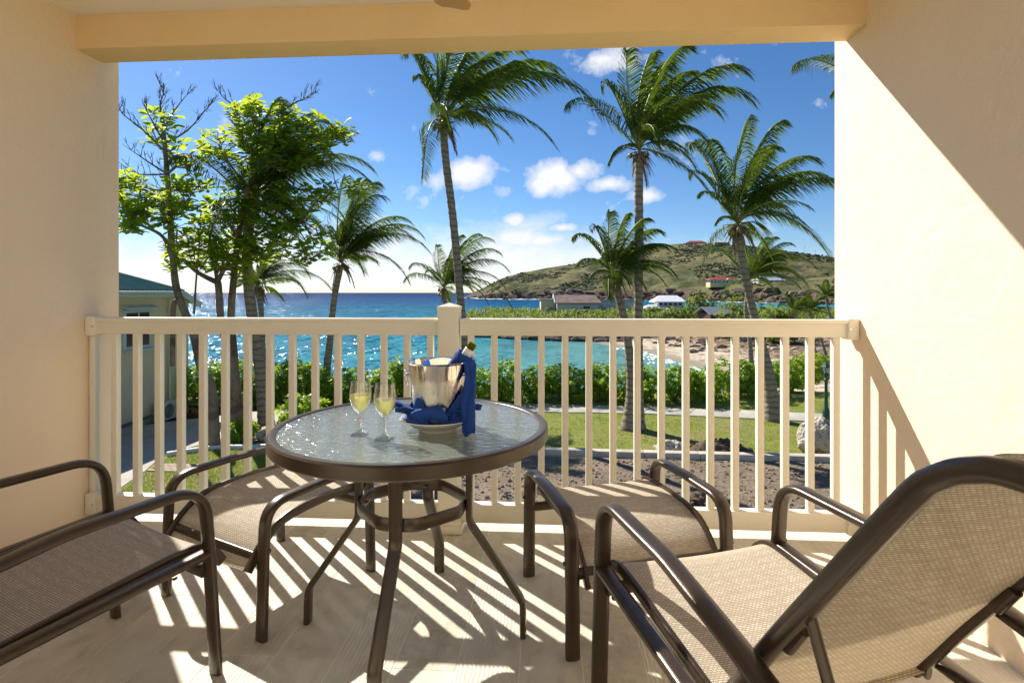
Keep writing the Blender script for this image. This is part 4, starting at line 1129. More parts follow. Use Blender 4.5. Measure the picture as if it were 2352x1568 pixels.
def hiproof(cx, cy, a, b_, r_, z, h_, name, seams=14):
    rf = MB(); rf.add([(cx-a, cy-b_, z), (cx+a, cy-b_, z), (cx+a, cy+b_, z), (cx-a, cy+b_, z), (cx-r_, cy, z+h_), (cx+r_, cy, z+h_), (cx-a, cy-b_, z-.18), (cx+a, cy-b_, z-.18), (cx+a, cy+b_, z-.18), (cx-a, cy+b_, z-.18)],
           [(0, 1, 5, 4), (1, 2, 5), (2, 3, 4, 5), (3, 0, 4), (6, 7, 1, 0), (7, 8, 2, 1), (8, 9, 3, 2), (9, 6, 0, 3), (9, 8, 7, 6)])
    ro = rf.build(name, WHITEROOF, o)
    sm = MB()
    for i in range(1, seams):
        x = cx-a+2*a*i/seams; top = min(1, (a-abs(x-cx))/max(a-r_, .01)) if abs(x-cx) > r_ else 1
        sm.tube([(x, cy-b_, z+.03), (x, cy-b_+b_*top, z+h_*top+.03)], .03, .03, 4)
    sm.build('roof_seams', WHITEROOF, ro)
    return ro
MB().box((0, 1, 1.9), (4.6, 4.2, 3.8)).build('upper_wall', WHITEWALL, o)
for i in range(5): MB().box((-1.8+i*.9, -1.12, 3.3), (.55, .06, .55)).build('louvre_window', DARKWIN, o)
hiproof(0, 1, 3.1, 2.9, 1.7, 3.75, 1.15, 'upper_roof')
MB().box((-3.2, -1.5, .9), (5.6, 5.2, 1.9)).build('wall', WHITEWALL, o)
for i in range(4): MB().box((-5.2+i*1.2, -4.13, 1.0), (.6, .06, .9)).build('window', DARKWIN, o)
hiproof(-3.2, -1.5, 3.6, 3.3, .9, 1.85, 1.35, 'lower_roof', 16)
MB().box((3.2, -.6, .9), (3.4, 4.0, 1.9)).build('wall', WHITEWALL, o)
hiproof(3.0, -.6, 3.0, 2.8, .6, 1.75, .9, 'side_roof', 12)
p = ony(1640, 722, 70.)
o = thing('garden_shed', 'small shed with grey gabled roof among the headland bushes', 'shed', (p.x, 70, p.z-1.6), R(20))
MB().box((0, 0, .9), (3.0, 2.6, 1.8)).build('wall', WOODD, o)
rf = MB(); rf.add([(-1.9, -1.7, 1.7), (1.7, -1.7, 1.7), (1.7, 0, 2.6), (-1.9, 0, 2.6), (1.7, 1.7, 1.7), (-1.9, 1.7, 1.7), (1.7, -1.7, 1.7)], [(0, 1, 2, 3), (3, 2, 4, 5)])
ro = rf.build('roof', GREYROOF, o); ro.modifiers.new('t', 'SOLIDIFY').thickness = .08
MB().box((-.4, -1.32, .8), (.9, .06, 1.5)).build('door', GREYROOF, o)

# ------------------------------------------------------------------ foliage helpers
def leafquad(mb, base, d_, up, L, W, bend=.15):
    """one obovate leaf folded along its midrib"""
    d_ = d_.normalized(); s_ = d_.cross(up)
    if s_.length < 1e-3: s_ = d_.cross(V((1, 0, 0)))
    s_.normalize(); n_ = s_.cross(d_).normalized()
    c1 = base+d_*L*.55-n_*bend*L*.15; tip = base+d_*L-n_*bend*L*.6
    vs = [base, base+d_*L*.35+s_*W*.30+n_*W*.08, base+d_*L*.72+s_*W*.5+n_*W*.1-n_*bend*L*.3, tip, base+d_*L*.72-s_*W*.5+n_*W*.1-n_*bend*L*.3, base+d_*L*.35-s_*W*.30+n_*W*.08, c1]
    mb.add(vs, [(0, 6, 1), (1, 6, 2), (2, 6, 3), (3, 6, 4), (4, 6, 5), (5, 6, 0)])
def rnd3():
    while True:
        p = V((random.uniform(-1, 1), random.uniform(-1, 1), random.uniform(-1, 1)))
        if .01 < p.length < 1: return p
def bush(name, lab, c, rx, ry, h, nros, leaf, mat, group=None, cat='shrub', lobes=5, seed=0):
    random.seed(seed)
    o = thing(name, lab, cat, c, 0, group)
    mb = MB(); st = MB()
    L = [(random.uniform(-.55, .55)*rx, random.uniform(-.5, .5)*ry, h*random.uniform(.34, .66), random.uniform(.5, .75)) for _ in range(lobes)]
    for k in range(nros):
        lx, ly, lz, lr = random.choice(L)
        p = rnd3().normalized()*random.uniform(.72, 1.05)
        if p.z < -.85: p.z = -p.z
        q = V((lx+p.x*rx*lr, ly+p.y*ry*lr, max(.05, lz+p.z*h*.48)))
        ax_ = (V((p.x, p.y, p.z+.8)).normalized()+rnd3()*.35).normalized()
        e1 = ax_.cross(V((.3, .8, .1))).normalized(); e2 = ax_.cross(e1); n_ = random.randint(6, 9); a0 = random.uniform(0, 6)
        for i in range(n_):
            a = a0+i*2.4; el = random.uniform(.25, .9)
            d_ = (e1*math.cos(a)+e2*math.sin(a))*math.cos(el)+ax_*math.sin(el)
            leafquad(mb, q, d_, ax_, leaf*random.uniform(.7, 1.15), leaf*.42, .2)
        if k % 9 == 0: st.tube([(lx*.3, ly*.3, 0), (q.x*.6, q.y*.6, q.z*.5), tuple(q)], [.014, .009, .004], None, 5)
    f_ = mb.build('foliage', mat, o); f_['kind'] = 'stuff'
    st.build('stem', TWIG, o)
    return o
HG = 'naupaka hedge bushes along the path'
# hedge beside the path: neighbouring bushes
hx = [(-4.6, 20.1), (-3.2, 20.0), (-1.9, 19.95), (-.6, 19.95), (.7, 19.95), (2.0, 19.95), (3.3, 20.0), (4.6, 20.1), (5.9, 20.5), (7.2, 21.0), (8.5, 21.7), (9.7, 22.6), (10.9, 23.6), (12.1, 24.8), (13.3, 26.0), (14.6, 27.2)]
for i, (x, y) in enumerate(hx):
    random.seed(i); h_ = random.uniform(1.15, 1.4)
    bush('hedge_bush', 'bright green leafy bush in the long hedge beside the path', (x, y, G-.02-(.1 if y > 21 else 0)), .95, .80, h_, 330, .15, HEDGE, HG, seed=50+i)
# shrubs on the side of the drive
lx_ = [(-13.2, 19.5, 1.25), (-11.9, 19.4, 1.35), (-10.7, 19.3, 1.3), (-9.6, 19.2, 1.35), (-8.6, 18.9, 1.5), (-7.5, 18.9, 1.1), (-6.4, 19.2, 1.15), (-5.5, 19.6, 1.45)]
for i, (x, y, h_) in enumerate(lx_):
    bush('seaside_bush', 'yellow green leafy bush in the row behind the concrete drive', (x, y, G-.02), .95, .85, h_, 320, .16, HEDGE, 'bushes behind the drive', seed=90+i)
bush('broadleaf_bush', 'broad leaved bush growing by the drive behind the table', (-7.25, 15.4, G+.02), .75, .6, .95, 90, .24, HEDGE, seed=120)
bush('broadleaf_bush', 'small broad leaved plant at the foot of the almond trees', (-8.15, 13.9, G+.02), .40, .35, .55, 45, .17, HEDGE, seed=121)
bush('broadleaf_bush', 'low leafy sprout between the two almond trunks', (-8.45, 13.75, G+.02), .25, .22, .50, 26, .15, HEDGE, seed=122)
# headland vegetation
random.seed(31)
mb = MB(); k = 0
while k < 5200:
    x = random.uniform(-16, 60); y = random.uniform(74, 112); c_ = landsd(x, y)[2]
    if c_ < 1.4: continue
    zz = shore(x, y); hh_ = .5+.6*(noise.noise(V((x*.12, y*.12, 6)))+.4)
    q = V((x, y, zz+random.uniform(.05, max(.3, hh_)))); n_ = 4
    for i in range(n_): leafquad(mb, q+rnd3()*.3, rnd3()+V((0, 0, .7)), V((0, 0, 1)), random.uniform(.3, .6), .28, .2)
    k += 1
tag(mb.build('headland_scrub', HEDGE2 if 'HEDGE2' in globals() else leafmat('headland_leaf', [(.3, (.08, .12, .02)), (.5, (.145, .20, .03)), (.7, (.24, .27, .06))], .5, .55, .35, (.5, .62, .06))), 'wind clipped green scrub covering the low headland', 'scrub', kind='stuff')
HL = bpy.data.materials.get('headland_leaf')
for (u, v, y, rx, h_, lab) in ((1700, 722, 66, 3.0, 2.6, 'rounded sea grape bush beside the palm trunk on the headland'), (1612, 716, 84, 2.3, 3.0, 'dense dark bush between the pavilion house and the shed'), (1500, 722, 88, 2.6, 1.4, 'low clipped bush in front of the pavilion house'), (1560, 726, 78, 3.0, 1.5, 'wide low bush below the pavilion roofs'), (1795, 726, 60, 1.6, 1.3, 'leafy bush beside the small far palms'), (1345, 722, 90, 4.0, 1.0, 'spreading bush before the derelict house')):
    p = ony(u, v, y); zz = shore(p.x, y)
    bush('headland_bush', lab, (p.x, y, min(zz, p.z-.4)), rx, rx*.8, max(h_, 1.0)+max(0, p.z-.4-zz), 230, .42, HL, lobes=7, seed=int(u))

# ------------------------------------------------------------------ coconut palms
def frond(mb, rc, tip, arch, seed, wind, dens=1.0, wl=1.0):
    rs = random.Random(seed); L = tip.length
    n_ = 18; up_ = V((0, 0, 1))
    p1 = tip*.30+up_*(arch*.95*L)-wind*(.13*L); p2 = tip*.78+up_*(arch*1.05*L)-wind*(.02*L); p3 = tip-up_*(.05*L)
    pts = [p1*3*q*(1-q)**2+p2*3*q*q*(1-q)+p3*q**3 for q in [i/n_ for i in range(n_+1)]]
    rc.tube(pts, [.030*(1-.9*i/n_)*L/3.5+.004 for i in range(n_+1)], None, 5)
    N = int(98*dens)
    for k in range(N):
        q = .13+.87*(k+.5)/N; a = q*n_; i = min(int(a), n_-1); f_ = a-i
        p = pts[i].lerp(pts[i+1], f_); tg = (pts[i+1]-pts[i]).normalized()
        sd = tg.cross(V((0, 0, 1)))
        if sd.length < .05: sd = V((0, 1, 0))
        sd.normalize(); ll = L*.34*wl*math.sin(min(1, .20+q*1.25)*math.pi*.80)**.8*(1-.35*q**3)+.05*L*(1-q)
        for s in (-1, 1):
            if rs.random() < .05: continue
            d0 = (sd*s*(.85-.25*q)+tg*(.40+.55*q)+V((0, 0, .05-.40*q))+wind*.45+rnd_(rs)*.10).normalized()
            d1 = (d0*.8+V((0, 0, -1.0-.6*rs.random()))+wind*.75+rnd_(rs)*.15).normalized()
            l_ = ll*rs.uniform(.8, 1.08); m_ = p+d0*l_*.5; e_ = m_+d1*l_*.5
            wv = d0.cross(V((0, 0, 1)))
            if wv.length < .1: wv = tg
            wv = (wv.normalized()*.6+tg*.6).normalized(); w_ = max(.017, L*.0066*(1.25-.5*q))
            mb.add([p-wv*w_*.5, p+wv*w_*.5, m_+wv*w_*.75, m_-wv*w_*.75, e_], [(0, 1, 2, 3), (3, 2, 4)])
def rnd_(rs): return V((rs.uniform(-1, 1), rs.uniform(-1, 1), rs.uniform(-1, 1)))
def palm(lab, y, trunk, crown, tips, w0, w1, seed, extra=8, exlen=3.0, coco=5, group=None, wind=V((.9, -.15, 0)), sheath=10, name='coconut_palm', lower=None):
    rs = random.Random(seed); random.seed(seed)
    pts = [ony(u, v, y) for u, v in trunk]; base = pts[0].copy()
    if lower is not None: base.z = lower; pts[0].z = lower
    c_ = ony(*crown, y)
    o = thing(name, lab, 'palm tree', base, 0, group)
    tp = catmull([p-base for p in pts]+[c_-base-V((0, 0, .12))], 14); m = len(tp); rr = []
    for i in range(m):
        q = i/(m-1); r_ = w1+(w0-w1)*max(0, 1-q*2.4)**1.4+(w0*.28)*max(0, 1-q*9)**2; rr.append(r_*(1+.045*math.sin(i*2.1)+.03*rs.uniform(-1, 1)))
    MB().tube(tp, rr, None, 14).build('trunk', PTRUNK, o, True)
    cb = c_-base; sc_ = y*cs/F
    allt = []
    for tpt in tips:
        u, v = tpt[0], tpt[1]; ar = tpt[2] if len(tpt) > 2 else .22; dy_ = tpt[3] if len(tpt) > 3 else rs.uniform(-.45, .45)
        pt = ony(u, v, y)-c_; pt.y = dy_*pt.length; allt.append((pt, ar))
    for k in range(extra+4):
        a = 2.4*k+seed; el = rs.uniform(-.35, .9); L = exlen*rs.uniform(.75, 1.05)
        d_ = V((math.cos(a)*math.cos(el)*.55+.45, math.sin(a)*math.cos(el), math.sin(el)))
        allt.append((d_.normalized()*L, rs.uniform(.15, .30)))
    for k, (pt, ar) in enumerate(allt):
        fm = MB(); rc = MB(); frond(fm, rc, pt, ar, seed*100+k, wind)
        fo = fm.build('frond', FROND, o, loc=cb); rc.build('midrib', RACHIS, fo, True)
    for k in range(coco):
        a = rs.uniform(0, 6.28); r_ = rs.uniform(.16, .3)
        MB().ico((0, 0, 0), .085*exlen/3, .1, k, 2, (1, 1, 1.25)).build('coconut', COCO, o, True, loc=cb+V((r_*math.cos(a), r_*math.sin(a), -.12-rs.uniform(0, .25))))
    for k in range(3 if sheath > 10 else 1):
        a = rs.uniform(0, 6.28); fm = MB(); rc = MB(); pt = V((math.cos(a)*.42+.12, math.sin(a)*.42, -.85))*exlen*rs.uniform(.34, .5)
        frond(fm, rc, pt, .28, seed*100+70+k, wind*.4, .5); fo = fm.build('dead_frond', DEADL, o, loc=cb); rc.build('midrib', DEADF, fo, True)
    sh = MB()
    for k in range(sheath):
        a = k*2.4; L = rs.uniform(.35, .75)*exlen/3; d_ = V((math.cos(a), math.sin(a), rs.uniform(-1.4, .5))).normalized()
        p0 = cb+V((math.cos(a)*w1*.8, math.sin(a)*w1*.8, -.15+rs.uniform(-.15, .2)))
        sh.tube([p0, p0+d_*L*.5+V((0, 0, .05)), p0+d_*L*.9-V((0, 0, .22*L))], [.055*exlen/3, .035*exlen/3, .008], [.02, .012, .004], 6)
    if sheath: sh.build('dry_sheath', DEADF, o, True)
    return o
palm('tallest coconut palm, its bare trunk rising behind the railing post', 17.0, [(1080, 968), (1073, 850), (1060, 720), (1050, 600), (1038, 480), (1024, 370)], (1017, 275),
     [(1268, 322, .26, -.1), (1358, 195, .27, .1), (1240, 120, .25), (1130, 40, .15), (1020, 30, .1), (940, 130, .35, -.2), (915, 90, .3, .2), (1190, 60, .2, .3), (960, 190, .35, -.4), (1090, 20, .1, -.2), (1280, 90, .2, .4)], .21, .125, 1, 3, 2.6, 7, sheath=22)
palm('tall straight coconut palm with ringed trunk on the lawn', 15.93, [(1464, 988), (1465, 850), (1466, 700), (1468, 560), (1467, 450)], (1468, 345),
     [(1297, 240, .28, -.1), (1385, 185, .32, .1), (1432, 125, .2, -.2), (1500, 100, .12, .1), (1570, 105, .2, -.1), (1612, 140, .25, .2), (1690, 170, .25, -.2), (1740, 205, .28, .1), (1636, 307, .32, .2), (1622, 437, .22, -.1), (1393, 380, .4, -.3), (1680, 215, .25, .35), (1540, 95, .1, .3)], .20, .125, 2, 3, 2.4, 6, sheath=20)
palm('leaning coconut palm with thick scarred trunk beside the path', 17.30, [(1777, 968), (1762, 850), (1738, 750), (1712, 640), (1700, 570)], (1695, 515),
     [(1577, 330, .30, -.1), (1605, 440, .30, .1), (1640, 290, .2, .3), (1706, 272, .1, -.1), (1787, 312, .2, .2), (1863, 360, .25, -.1), (1920, 400, .28, .1), (1930, 440, .28, -.3), (1918, 580, .35, .1), (1636, 515, .4, -.3), (1760, 290, .15, -.3), (1850, 480, .3, .4), (1600, 380, .25, .3)], .27, .125, 3, 4, 2.6, 6, sheath=18)
palm('short coconut palm with orange flower stalks leaning across the straight palm', 15.9, [(1445, 988), (1450, 900), (1444, 800), (1430, 720)], (1412, 632),
     [(1313, 541, .32, -.1), (1322, 605, .34, .1), (1365, 512, .25, .2), (1396, 484, .15, -.2), (1440, 482, .1, .1), (1525, 520, .25, .2), (1550, 568, .28, -.1), (1553, 622, .3, .1), (1520, 648, .34, -.3), (1480, 500, .2, -.3), (1350, 640, .35, .3), (1500, 560, .25, .4)], .24, .12, 4, 4, 1.7, 5, sheath=20)
palm('slender coconut palm standing beyond the hedge behind the leaning trunk', 27.6, [(1728, 858), (1722, 780), (1713, 710)], (1722, 645),
     [(1638, 566, .22, .1), (1746, 543, .15), (1800, 556, .22), (1860, 648, .35, .1), (1845, 605, .3), (1826, 655, .3, -.2), (1770, 540, .15), (1820, 580, .28), (1680, 560, .2), (1850, 630, .3, .3)], .17, .10, 5, 5, 2.4, 4, lower=-3.6)
palm('windswept coconut palm against the open sea', 19.6, [(741, 900), (758, 780), (767, 690)], (782, 603),
     [(975, 560, .30, .1), (946, 517, .28), (906, 457, .25), (858, 405, .2, .1), (942, 636, .34, -.1), (800, 403, .1), (748, 515, .2), (726, 558, .3), (880, 430, .2, -.3), (925, 490, .25, .3), (830, 400, .15), (960, 540, .25, -.3), (700, 600, .35)], .19, .115, 6, 6, 2.3, 4, lower=-3.0, sheath=16)
palm('small coconut palm far behind the tallest palm trunk', 25.0, [(1024, 800), (1022, 720)], (1020, 660),
     [(938, 605, .28, .1), (1099, 529, .2), (1054, 532, .12), (1165, 610, .3), (1172, 696, .35, .1), (1144, 570, .25), (1012, 560, .15), (1130, 545, .2), (1160, 650, .3), (975, 620, .3), (1120, 690, .35)], .15, .10, 7, 5, 2.2, 4, lower=-3.3)
palm('big coconut palm rising behind the almond leaves', 15.0, [(613, 993), (604, 900), (591, 800), (576, 700), (567, 590)], (575, 470),
     [(834, 392, .28, .1), (797, 300, .25), (720, 240, .2, .1), (650, 225, .12), (772, 482, .32, .2), (745, 548, .34), (465, 330, .25), (500, 400, .3), (822, 348, .25, .3), (600, 235, .1, .3), (760, 265, .2, .3), (690, 560, .3, .3)], .24, .15, 8, 5, 3.0, 5)
palm('young coconut palm with brown husks behind the big palm trunk', 21.0, [(606, 800), (600, 720)], (591, 658),
     [(754, 655, .3, .1), (735, 622, .28), (692, 598, .25), (655, 585, .2), (618, 588, .15), (540, 625, .3), (720, 668, .34)], .15, .11, 9, 3, 1.8, 6, lower=-3.0, sheath=18)
palm('coconut palm beyond the sunlit wall, one drooping frond showing', 16.0, [(2040, 1000), (2030, 600), (2020, 350)], (2015, 215),
     [(1820, 142, .22, .0), (1900, 220, .3, -.1), (2100, 60, .2), (2200, 120, .25), (2230, 250, .3), (1980, 40, .1), (2150, 330, .3)], .2, .13, 10, 2, 2.4, 3, lower=G)
for i, (u, v, y, bu_, bv, lab) in enumerate(((1822, 716, 48, 1880, 806, 'small windblown palm with curved trunk on the far beach'), (1857, 716, 50, 1898, 808, 'small windblown palm with upright trunk on the far beach'), (1897, 684, 56, 1920, 800, 'taller small palm on the far beach beside the sunlit wall'))):
    palm(lab, y, [(bu_, bv), ((u+bu_*2)/3, (v+bv)/2+15)], (u, v), [(u+40, v-20), (u+30, v-38), (u+8, v-45), (u-25, v-32), (u-42, v-18), (u+50, v+8), (u+42, v-6), (u-8, v-42)], .16, .11, 20+i, 3, 1.9, 0, lower=shore(ony(bu_, bv, y).x, y)-.1, sheath=6)

# ------------------------------------------------------------------ sea almond trees
leafm = []
for k in range(5):
    random.seed(200+k); mb = MB(); leafquad(mb, V((0, 0, 0)), V((0, 1, 0)), V((0, 0, 1)), 1.0, random.uniform(.52, .62), random.uniform(.05, .4)); leafm.append(mb.mesh('almond_leaf', ALMOND))
def almond(lab, y, trunk, limbs, regions, w0, w1, seed, bare=()):
    random.seed(seed); pts = [ony(u, v, y) for u, v in trunk]; base = pts[0].copy(); base.z = G
    o = thing('sea_almond_tree', lab, 'tree', base)
    tp = catmull([p-base for p in pts], 6); m = len(tp)
    MB().tube(tp, [(w0+(w1-w0)*(i/(m-1))**.8)*(1+.08*noise.noise(tp[i]*2.2))+w0*.45*max(0, 1-i/(m*.10))**2 for i in range(m)], None, 12).build('trunk', ATRUNK, o, True)
    nodes = tp[m//3:]
    for (lp, a, b_) in limbs:
        q = catmull([ony(u, v, y+dy_)-base for u, v, dy_ in lp], 5); n_ = len(q)
        MB().tube(q, [a+(b_-a)*i/(n_-1) for i in range(n_)], None, 8).build('limb', ATRUNK, o, True); nodes = nodes+q
    tw = MB(); ros = []
    for (u, v, ru, rv, cnt) in regions:
        for k in range(int(cnt*2.0)):
            a = random.uniform(0, 6.28); r_ = math.sqrt(random.random())
            p = ony(u+ru*r_*math.cos(a), v+rv*r_*math.sin(a), y+random.uniform(-.8, .8))-base
            nd = min(nodes, key=lambda n__: (n__-p).length+.5*max(0, n__.z-p.z))
            if (nd-p).length < 4: tw.tube([nd, nd.lerp(p, .5)+rnd3()*.12-V((0, 0, .05)), p], [.022, .013, .006], None, 5)
            nodes.append(nd.lerp(p, .6)); ros.append(p)
    for (lp) in bare:
        q = [ony(u, v, y+random.uniform(-.4, .4))-base for u, v in lp]; n_ = len(q)
        tw.tube(catmull(q, 3), [.030-(.026)*i/((n_-1)*3) for i in range((n_-1)*3+1)], None, 5)
        for i in range(1, n_):
            for s in range(5):
                p = q[i-1].lerp(q[i], random.random()); d_ = (rnd3()+V((.1, 0, .9))+(q[i]-q[i-1]).normalized()).normalized(); L = random.uniform(.18, .5)
                e = p+d_*L; tw.tube([p, p+d_*L*.5+rnd3()*.05, e], [.010, .007, .004], None, 4)
                for s2 in range(2):
                    d2 = (d_+rnd3()*.8).normalized(); tw.tube([p+d_*L*.55, p+d_*L*.55+d2*L*.5], [.006, .0035], None, 4)
    tw.build('twigs', TWIG, o)['kind'] = 'stuff'
    rest = MB(); cnt = 0; lst = []
    for p in ros:
        ax_ = (V((0, -.15, 1))+rnd3()*.5).normalized(); e1 = ax_.cross(V((.3, .8, .1))).normalized(); e2 = ax_.cross(e1); n_ = random.randint(6, 9); a0 = random.uniform(0, 6)
        for i in range(n_):
            a = a0+i*2.4; el = random.uniform(-.25, .75); d_ = ((e1*math.cos(a)+e2*math.sin(a))*math.cos(el)+ax_*math.sin(el)).normalized()
            lst.append((p+d_*.03, d_, ax_, random.uniform(.19, .33)))
    random.shuffle(lst)
    for k, (p, d_, up, L) in enumerate(lst):
        if k < 290:
            z_ = (up-d_*up.dot(d_)).normalized(); x_ = d_.cross(z_)
            M = Matrix((x_*L, d_*L, z_*L)).transposed().to_4x4(); M.translation = p
            lo = bpy.data.objects.new('leaf', leafm[k % 5]); C.objects.link(lo); lo.parent = o; lo.matrix_local = M
        else: leafquad(rest, p, d_, up, L, L*.57, .2)
    if rest.v: rest.build('foliage', ALMOND, o)['kind'] = 'stuff'
    return o
almond('sea almond tree with bare upper twigs and crooked trunk beside the green roofed house', 13.5,
       [(489, 1030), (487, 900), (463, 845), (446, 770), (424, 715), (405, 660), (398, 600), (393, 540), (390, 480), (384, 400), (378, 330), (372, 270)],
       [([(398, 600, 0), (375, 545, .2), (330, 520, .3), (285, 505, .2)], .06, .02), ([(390, 480, 0), (340, 440, .3), (290, 425, .2)], .05, .015), ([(384, 400, 0), (430, 360, -.3), (470, 330, -.3)], .04, .012), ([(410, 690, 0), (399, 700, .1), (397, 760, .2), (396, 840, .3)], .07, .06)],
       [(300, 452, 38, 52, 20), (300, 515, 34, 30, 13), (365, 480, 50, 40, 16), (430, 455, 60, 50, 20), (365, 295, 40, 45, 6), (420, 560, 35, 40, 9), (430, 360, 40, 40, 6), (390, 610, 18, 14, 2)], .135, .05, 61,
       bare=([(372, 280), (368, 240), (375, 215), (372, 190)], [(375, 300), (400, 255), (436, 210)], [(380, 350), (330, 300), (285, 265), (274, 250)], [(384, 400), (330, 365), (280, 330)], [(384, 400), (320, 400), (276, 380)], [(378, 330), (430, 300), (470, 255), (492, 232)], [(388, 440), (330, 430), (285, 400)], [(378, 330), (345, 270), (330, 240)]))
almond('low spreading sea almond tree with knotty forked trunk', 14.2,
       [(537, 1030), (538, 900), (530, 836), (514, 767), (506, 719), (502, 660), (498, 640)],
       [([(502, 650, 0), (465, 632, .2), (440, 615, .3), (415, 590, .3)], .075, .03), ([(500, 645, 0), (520, 610, -.2), (545, 575, -.3)], .07, .03), ([(498, 640, 0), (490, 590, .2), (480, 540, .3)], .05, .02), ([(446, 720, .1), (450, 650, .1), (458, 560, 0), (462, 480, 0)], .03, .015)],
       [(470, 585, 55, 40, 20), (540, 590, 55, 40, 20), (500, 525, 60, 40, 20), (600, 560, 50, 45, 18), (560, 640, 22, 16, 4), (530, 470, 60, 40, 16)], .12, .085, 62)
almond('tallest sea almond tree with pale forked trunk and dense round crown', 14.6,
       [(552, 1015), (545, 900), (536, 800), (531, 719), (537, 640), (546, 558), (556, 490), (569, 433), (590, 390), (620, 350)],
       [([(546, 555, 0), (530, 520, .1), (505, 500, .2), (470, 490, .3)], .06, .025), ([(548, 558, 0), (590, 540, -.2), (620, 510, -.3), (640, 480, -.3)], .055, .02), ([(565, 440, 0), (600, 400, .3), (650, 370, .4), (710, 350, .4), (760, 330, .3)], .05, .015), ([(600, 540, -.2), (680, 520, -.2), (740, 450, -.2), (800, 430, -.2)], .03, .01), ([(569, 433, 0), (530, 380, .2), (500, 330, .3)], .04, .015), ([(569, 600, 0), (640, 590, .3), (700, 580, .4)], .03, .012)],
       [(650, 310, 120, 64, 62), (600, 355, 60, 50, 14), (560, 260, 36, 26, 7), (690, 360, 80, 40, 22), (670, 465, 80, 40, 24), (690, 560, 70, 50, 24), (620, 500, 60, 50, 12), (815, 437, 16, 18, 5), (790, 310, 18, 26, 6), (505, 335, 45, 36, 11), (745, 440, 25, 20, 5), (580, 240, 20, 12, 4)], .12, .06, 63,
       bare=([(640, 260), (680, 235), (710, 222), (735, 205)], [(560, 260), (520, 230), (505, 215)]))

# ------------------------------------------------------------------ neighbouring house and its air conditioner
WX = -13.45
hs_ = thing('neighbour_house', 'pale yellow house with green corrugated roof beside the almond trees', 'house', (WX, 16.8, HGZ))
def hb(mb, name, mat, par=None, bev=0.):
    for i, p in enumerate(mb.v): mb.v[i] = (p[0]-WX, p[1]-16.8, p[2]-HGZ)
    return mb.build(name, mat, par or hs_, bev=bev)
hb(MB().box((WX-5, 11.6, (HGZ+1.16)/2), (10, 15.3, 1.16-HGZ)), 'wall', HWALL)
EX, EZ, YH, YV, ZV, PT = WX+.39, 1.276, 18.48, 19.43, .86, .434
rf = MB()
# front slope with corrugations running up it
n_ = 92; y0 = 4.0
for i in range(n_):
    ya = y0+(YH-y0)*i/n_; yb = y0+(YH-y0)*(i+1)/n_; yc = (ya+yb)/2
    la, lb = min(5.0, YH-ya), min(5.0, YH-yb); lc = (la+lb)/2; zt = .055
    rf.add([(EX, ya, EZ), (EX, yc, EZ+zt), (EX, yb, EZ), (EX-la, ya, EZ+la*PT), (EX-lc, yc, EZ+lc*PT+zt), (EX-lb, yb, EZ+lb*PT)], [(0, 1, 4, 3), (1, 2, 5, 4)])
ro = hb(rf, 'roof', GREENROOF)
rf = MB(); rf.add([(EX, YH, EZ), (EX, YV, ZV), (-24, YV, ZV), (-24, YH-5, EZ+5*PT), (EX-5, YH-5, EZ+5*PT)], [(0, 1, 2, 3, 4)])
o = hb(rf, 'rear_slope', GREENROOF, ro); o.modifiers.new('t', 'SOLIDIFY').thickness = .05
rc = MB(); rc.tube([(EX, YH, EZ+.03), (EX-5, YH-5, EZ+5*PT+.03)], .10, .035, 8); hb(rc, 'hip_cap', RIDGE, ro)
hb(MB().box((EX-.015, (y0+YH)/2, EZ-.12), (.03, YH-y0, .17)), 'fascia', BLUETRIM)
gt = MB(); gt.tube([(EX+.06, y0, EZ-.05), (EX+.06, YH, EZ-.05)], .055, .045, 10); hb(gt, 'gutter', BLUETRIM)
d_ = V((0, YV-YH, ZV-EZ)); ang = math.atan2(d_.z, d_.y)
hb(MB().box((EX-.01, (YH+YV)/2, (EZ+ZV)/2-.12), (.04, d_.length, .20), M=Matrix.Rotation(ang, 3, 'X')), 'barge_board', BLUETRIM)
hb(MB().box((WX+.19, (y0+YH)/2, EZ-.19), (.32, YH-y0, .02)), 'soffit', BLUETRIM)
dp = MB(); dp.tube([(WX+.45, 18.14, EZ-.08), (WX+.45, 18.14, EZ-.18), (WX+.10, 18.14, EZ-.32), (WX+.10, 18.14, HGZ+.1)], .045, None, 10); o = hb(dp, 'downpipe', HWALL)
for z in (.6, -1.3): hb(MB().box((WX+.07, 18.14, z), (.12, .13, .04)), 'pipe_clip', BLUETRIM, o)
wn = hb(MB().box((WX+.01, 16.7, .02), (.10, 1.18, 1.29)), 'window', BLUETRIM, bev=.01)
hb(MB().box((WX+.065, 16.7, .02), (.02, .96, 1.08)), 'pane', DARKWIN, wn)
hb(MB().box((WX+.07, 16.7, .02), (.035, .05, 1.08)), 'mullion', BLUETRIM, wn)
hb(MB().box((WX+.10, 16.7, -.66), (.22, 1.34, .06)), 'sill', BLUETRIM, wn)
hb(MB().box((WX+.14, 16.7, .75), (.30, 1.4, .05), M=Matrix.Rotation(R(18), 3, 'Y')), 'window_hood', BLUETRIM, wn)
hb(MB().box((WX+.035, 13.5, HGZ+.10), (.07, 10.0, .30)), 'plinth', CONC)
ac = thing('air_conditioner', 'outdoor air conditioner unit on a dark stand against the house wall', 'air conditioner', (WX+.36, 17.64, HGZ+.13))
MB().box((0, 0, .36), (.32, .86, .60)).build('casing', ACW, ac, bev=.012)
MB().lathe([(.0, 0), (.235, 0), (.24, .006), (.0, .008)], 28, (.158, -.12, .36), axis=(1, 0, 0)).build('fan_grille', ACG, ac)
gr = MB()
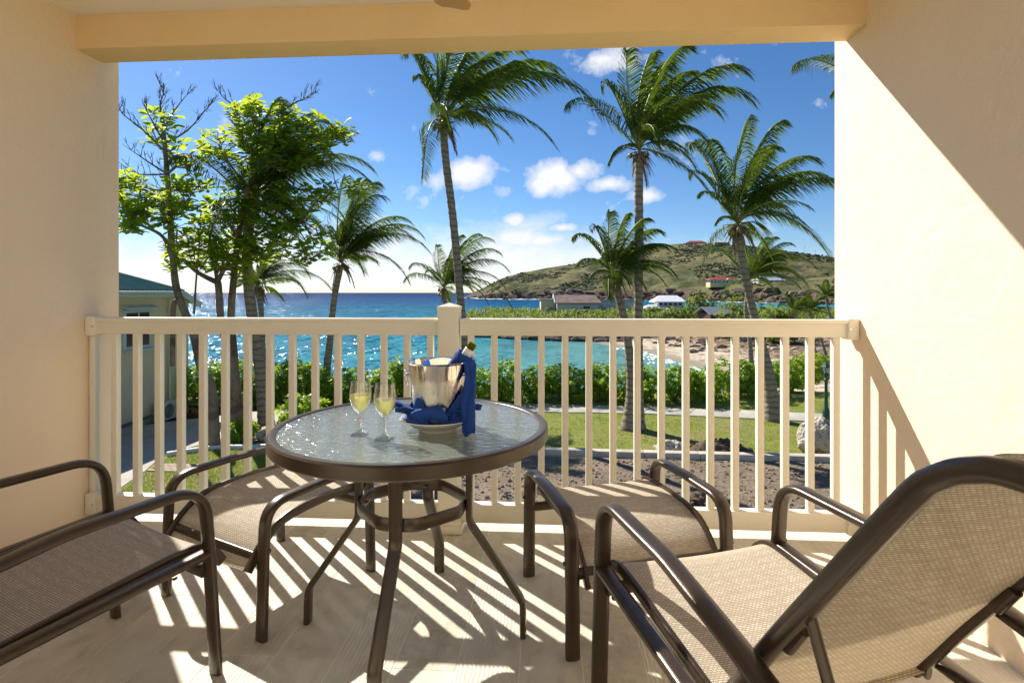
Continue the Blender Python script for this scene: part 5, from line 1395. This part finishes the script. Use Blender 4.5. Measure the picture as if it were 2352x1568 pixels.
for k in range(6): gr.tube([(.170, -.12+(.04+.034*k)*math.cos(q), .36+(.04+.034*k)*math.sin(q)) for q in [2*math.pi*i/24 for i in range(24)]], .003, .003, 4, (1, 0, 0), closed=True)
gr.build('grille_rings', ACW, ac)
for s in (-1, 1): MB().box((0, s*.33, .02), (.36, .08, .08)).build('stand_foot', WOODD, ac)
MB().box((.162, .36, .30), (.012, .10, .22)).build('valve_cover', ACW, ac, bev=.004)
MB().tube([(.05, .45, .25), (-.05, .52, .18), (-.12, .56, .5)], .018, None, 8).build('hose', ACG, ac, True)
tag(MB().box((WX+.30, 17.64, HGZ+.07), (.55, 1.6, .12)).build('equipment_plinth', WOODD, bev=.01), 'dark timber plinth under the air conditioner', 'plinth')
tag(MB().tube([(WX+.13, 13.7, HGZ+.34), (WX+.14, 15.2, HGZ+.32), (WX+.15, 16.8, HGZ+.37), (WX+.2, 17.15, HGZ+.40)], .05, None, 10).build('pipe_bundle', ACG, None, True), 'black insulated pipe bundle running along the house wall', 'pipe')

# ------------------------------------------------------------------ green garden lamp
lp = thing('garden_lamp', 'green cast iron lamp post with lantern behind the tall boulder', 'lamp post', (8.59, 17.0, G))
MB().lathe([(.13, 0), (.13, .05), (.105, .07), (.105, .36), (.085, .42), (.075, .46), (.060, .50), (.050, .70), (.042, 1.30), (.055, 1.32), (.055, 1.36), (.040, 1.38), (.040, 1.46), (.075, 1.48), (.075, 1.50), (.03, 1.51)], 12).build('post', LAMPG, lp, True, sharp=35)
la = MB().lathe([(.05, 1.51), (.085, 1.53), (.085, 1.545)], 6).build('lantern_base', LAMPG, lp)
MB().lathe([(.075, 1.545), (.125, 1.73)], 6).build('lantern_glass', LGLASS, lp)
MB().lathe([(.165, 1.73), (.155, 1.755), (.10, 1.80), (.06, 1.825), (.03, 1.84), (.018, 1.87), (.0, 1.92)], 6).build('lantern_roof', LAMPG, lp)
for k in range(6):
    a = 2*math.pi*k/6
    MB().tube([(.078*math.cos(a), .078*math.sin(a), 1.54), (.128*math.cos(a), .128*math.sin(a), 1.735)], .008, None, 5).build('lantern_bar', LAMPG, lp)
MB().lathe([(.02, 1.55), (.025, 1.62), (.0, 1.66)], 8).build('bulb', WHITEROOF, lp)
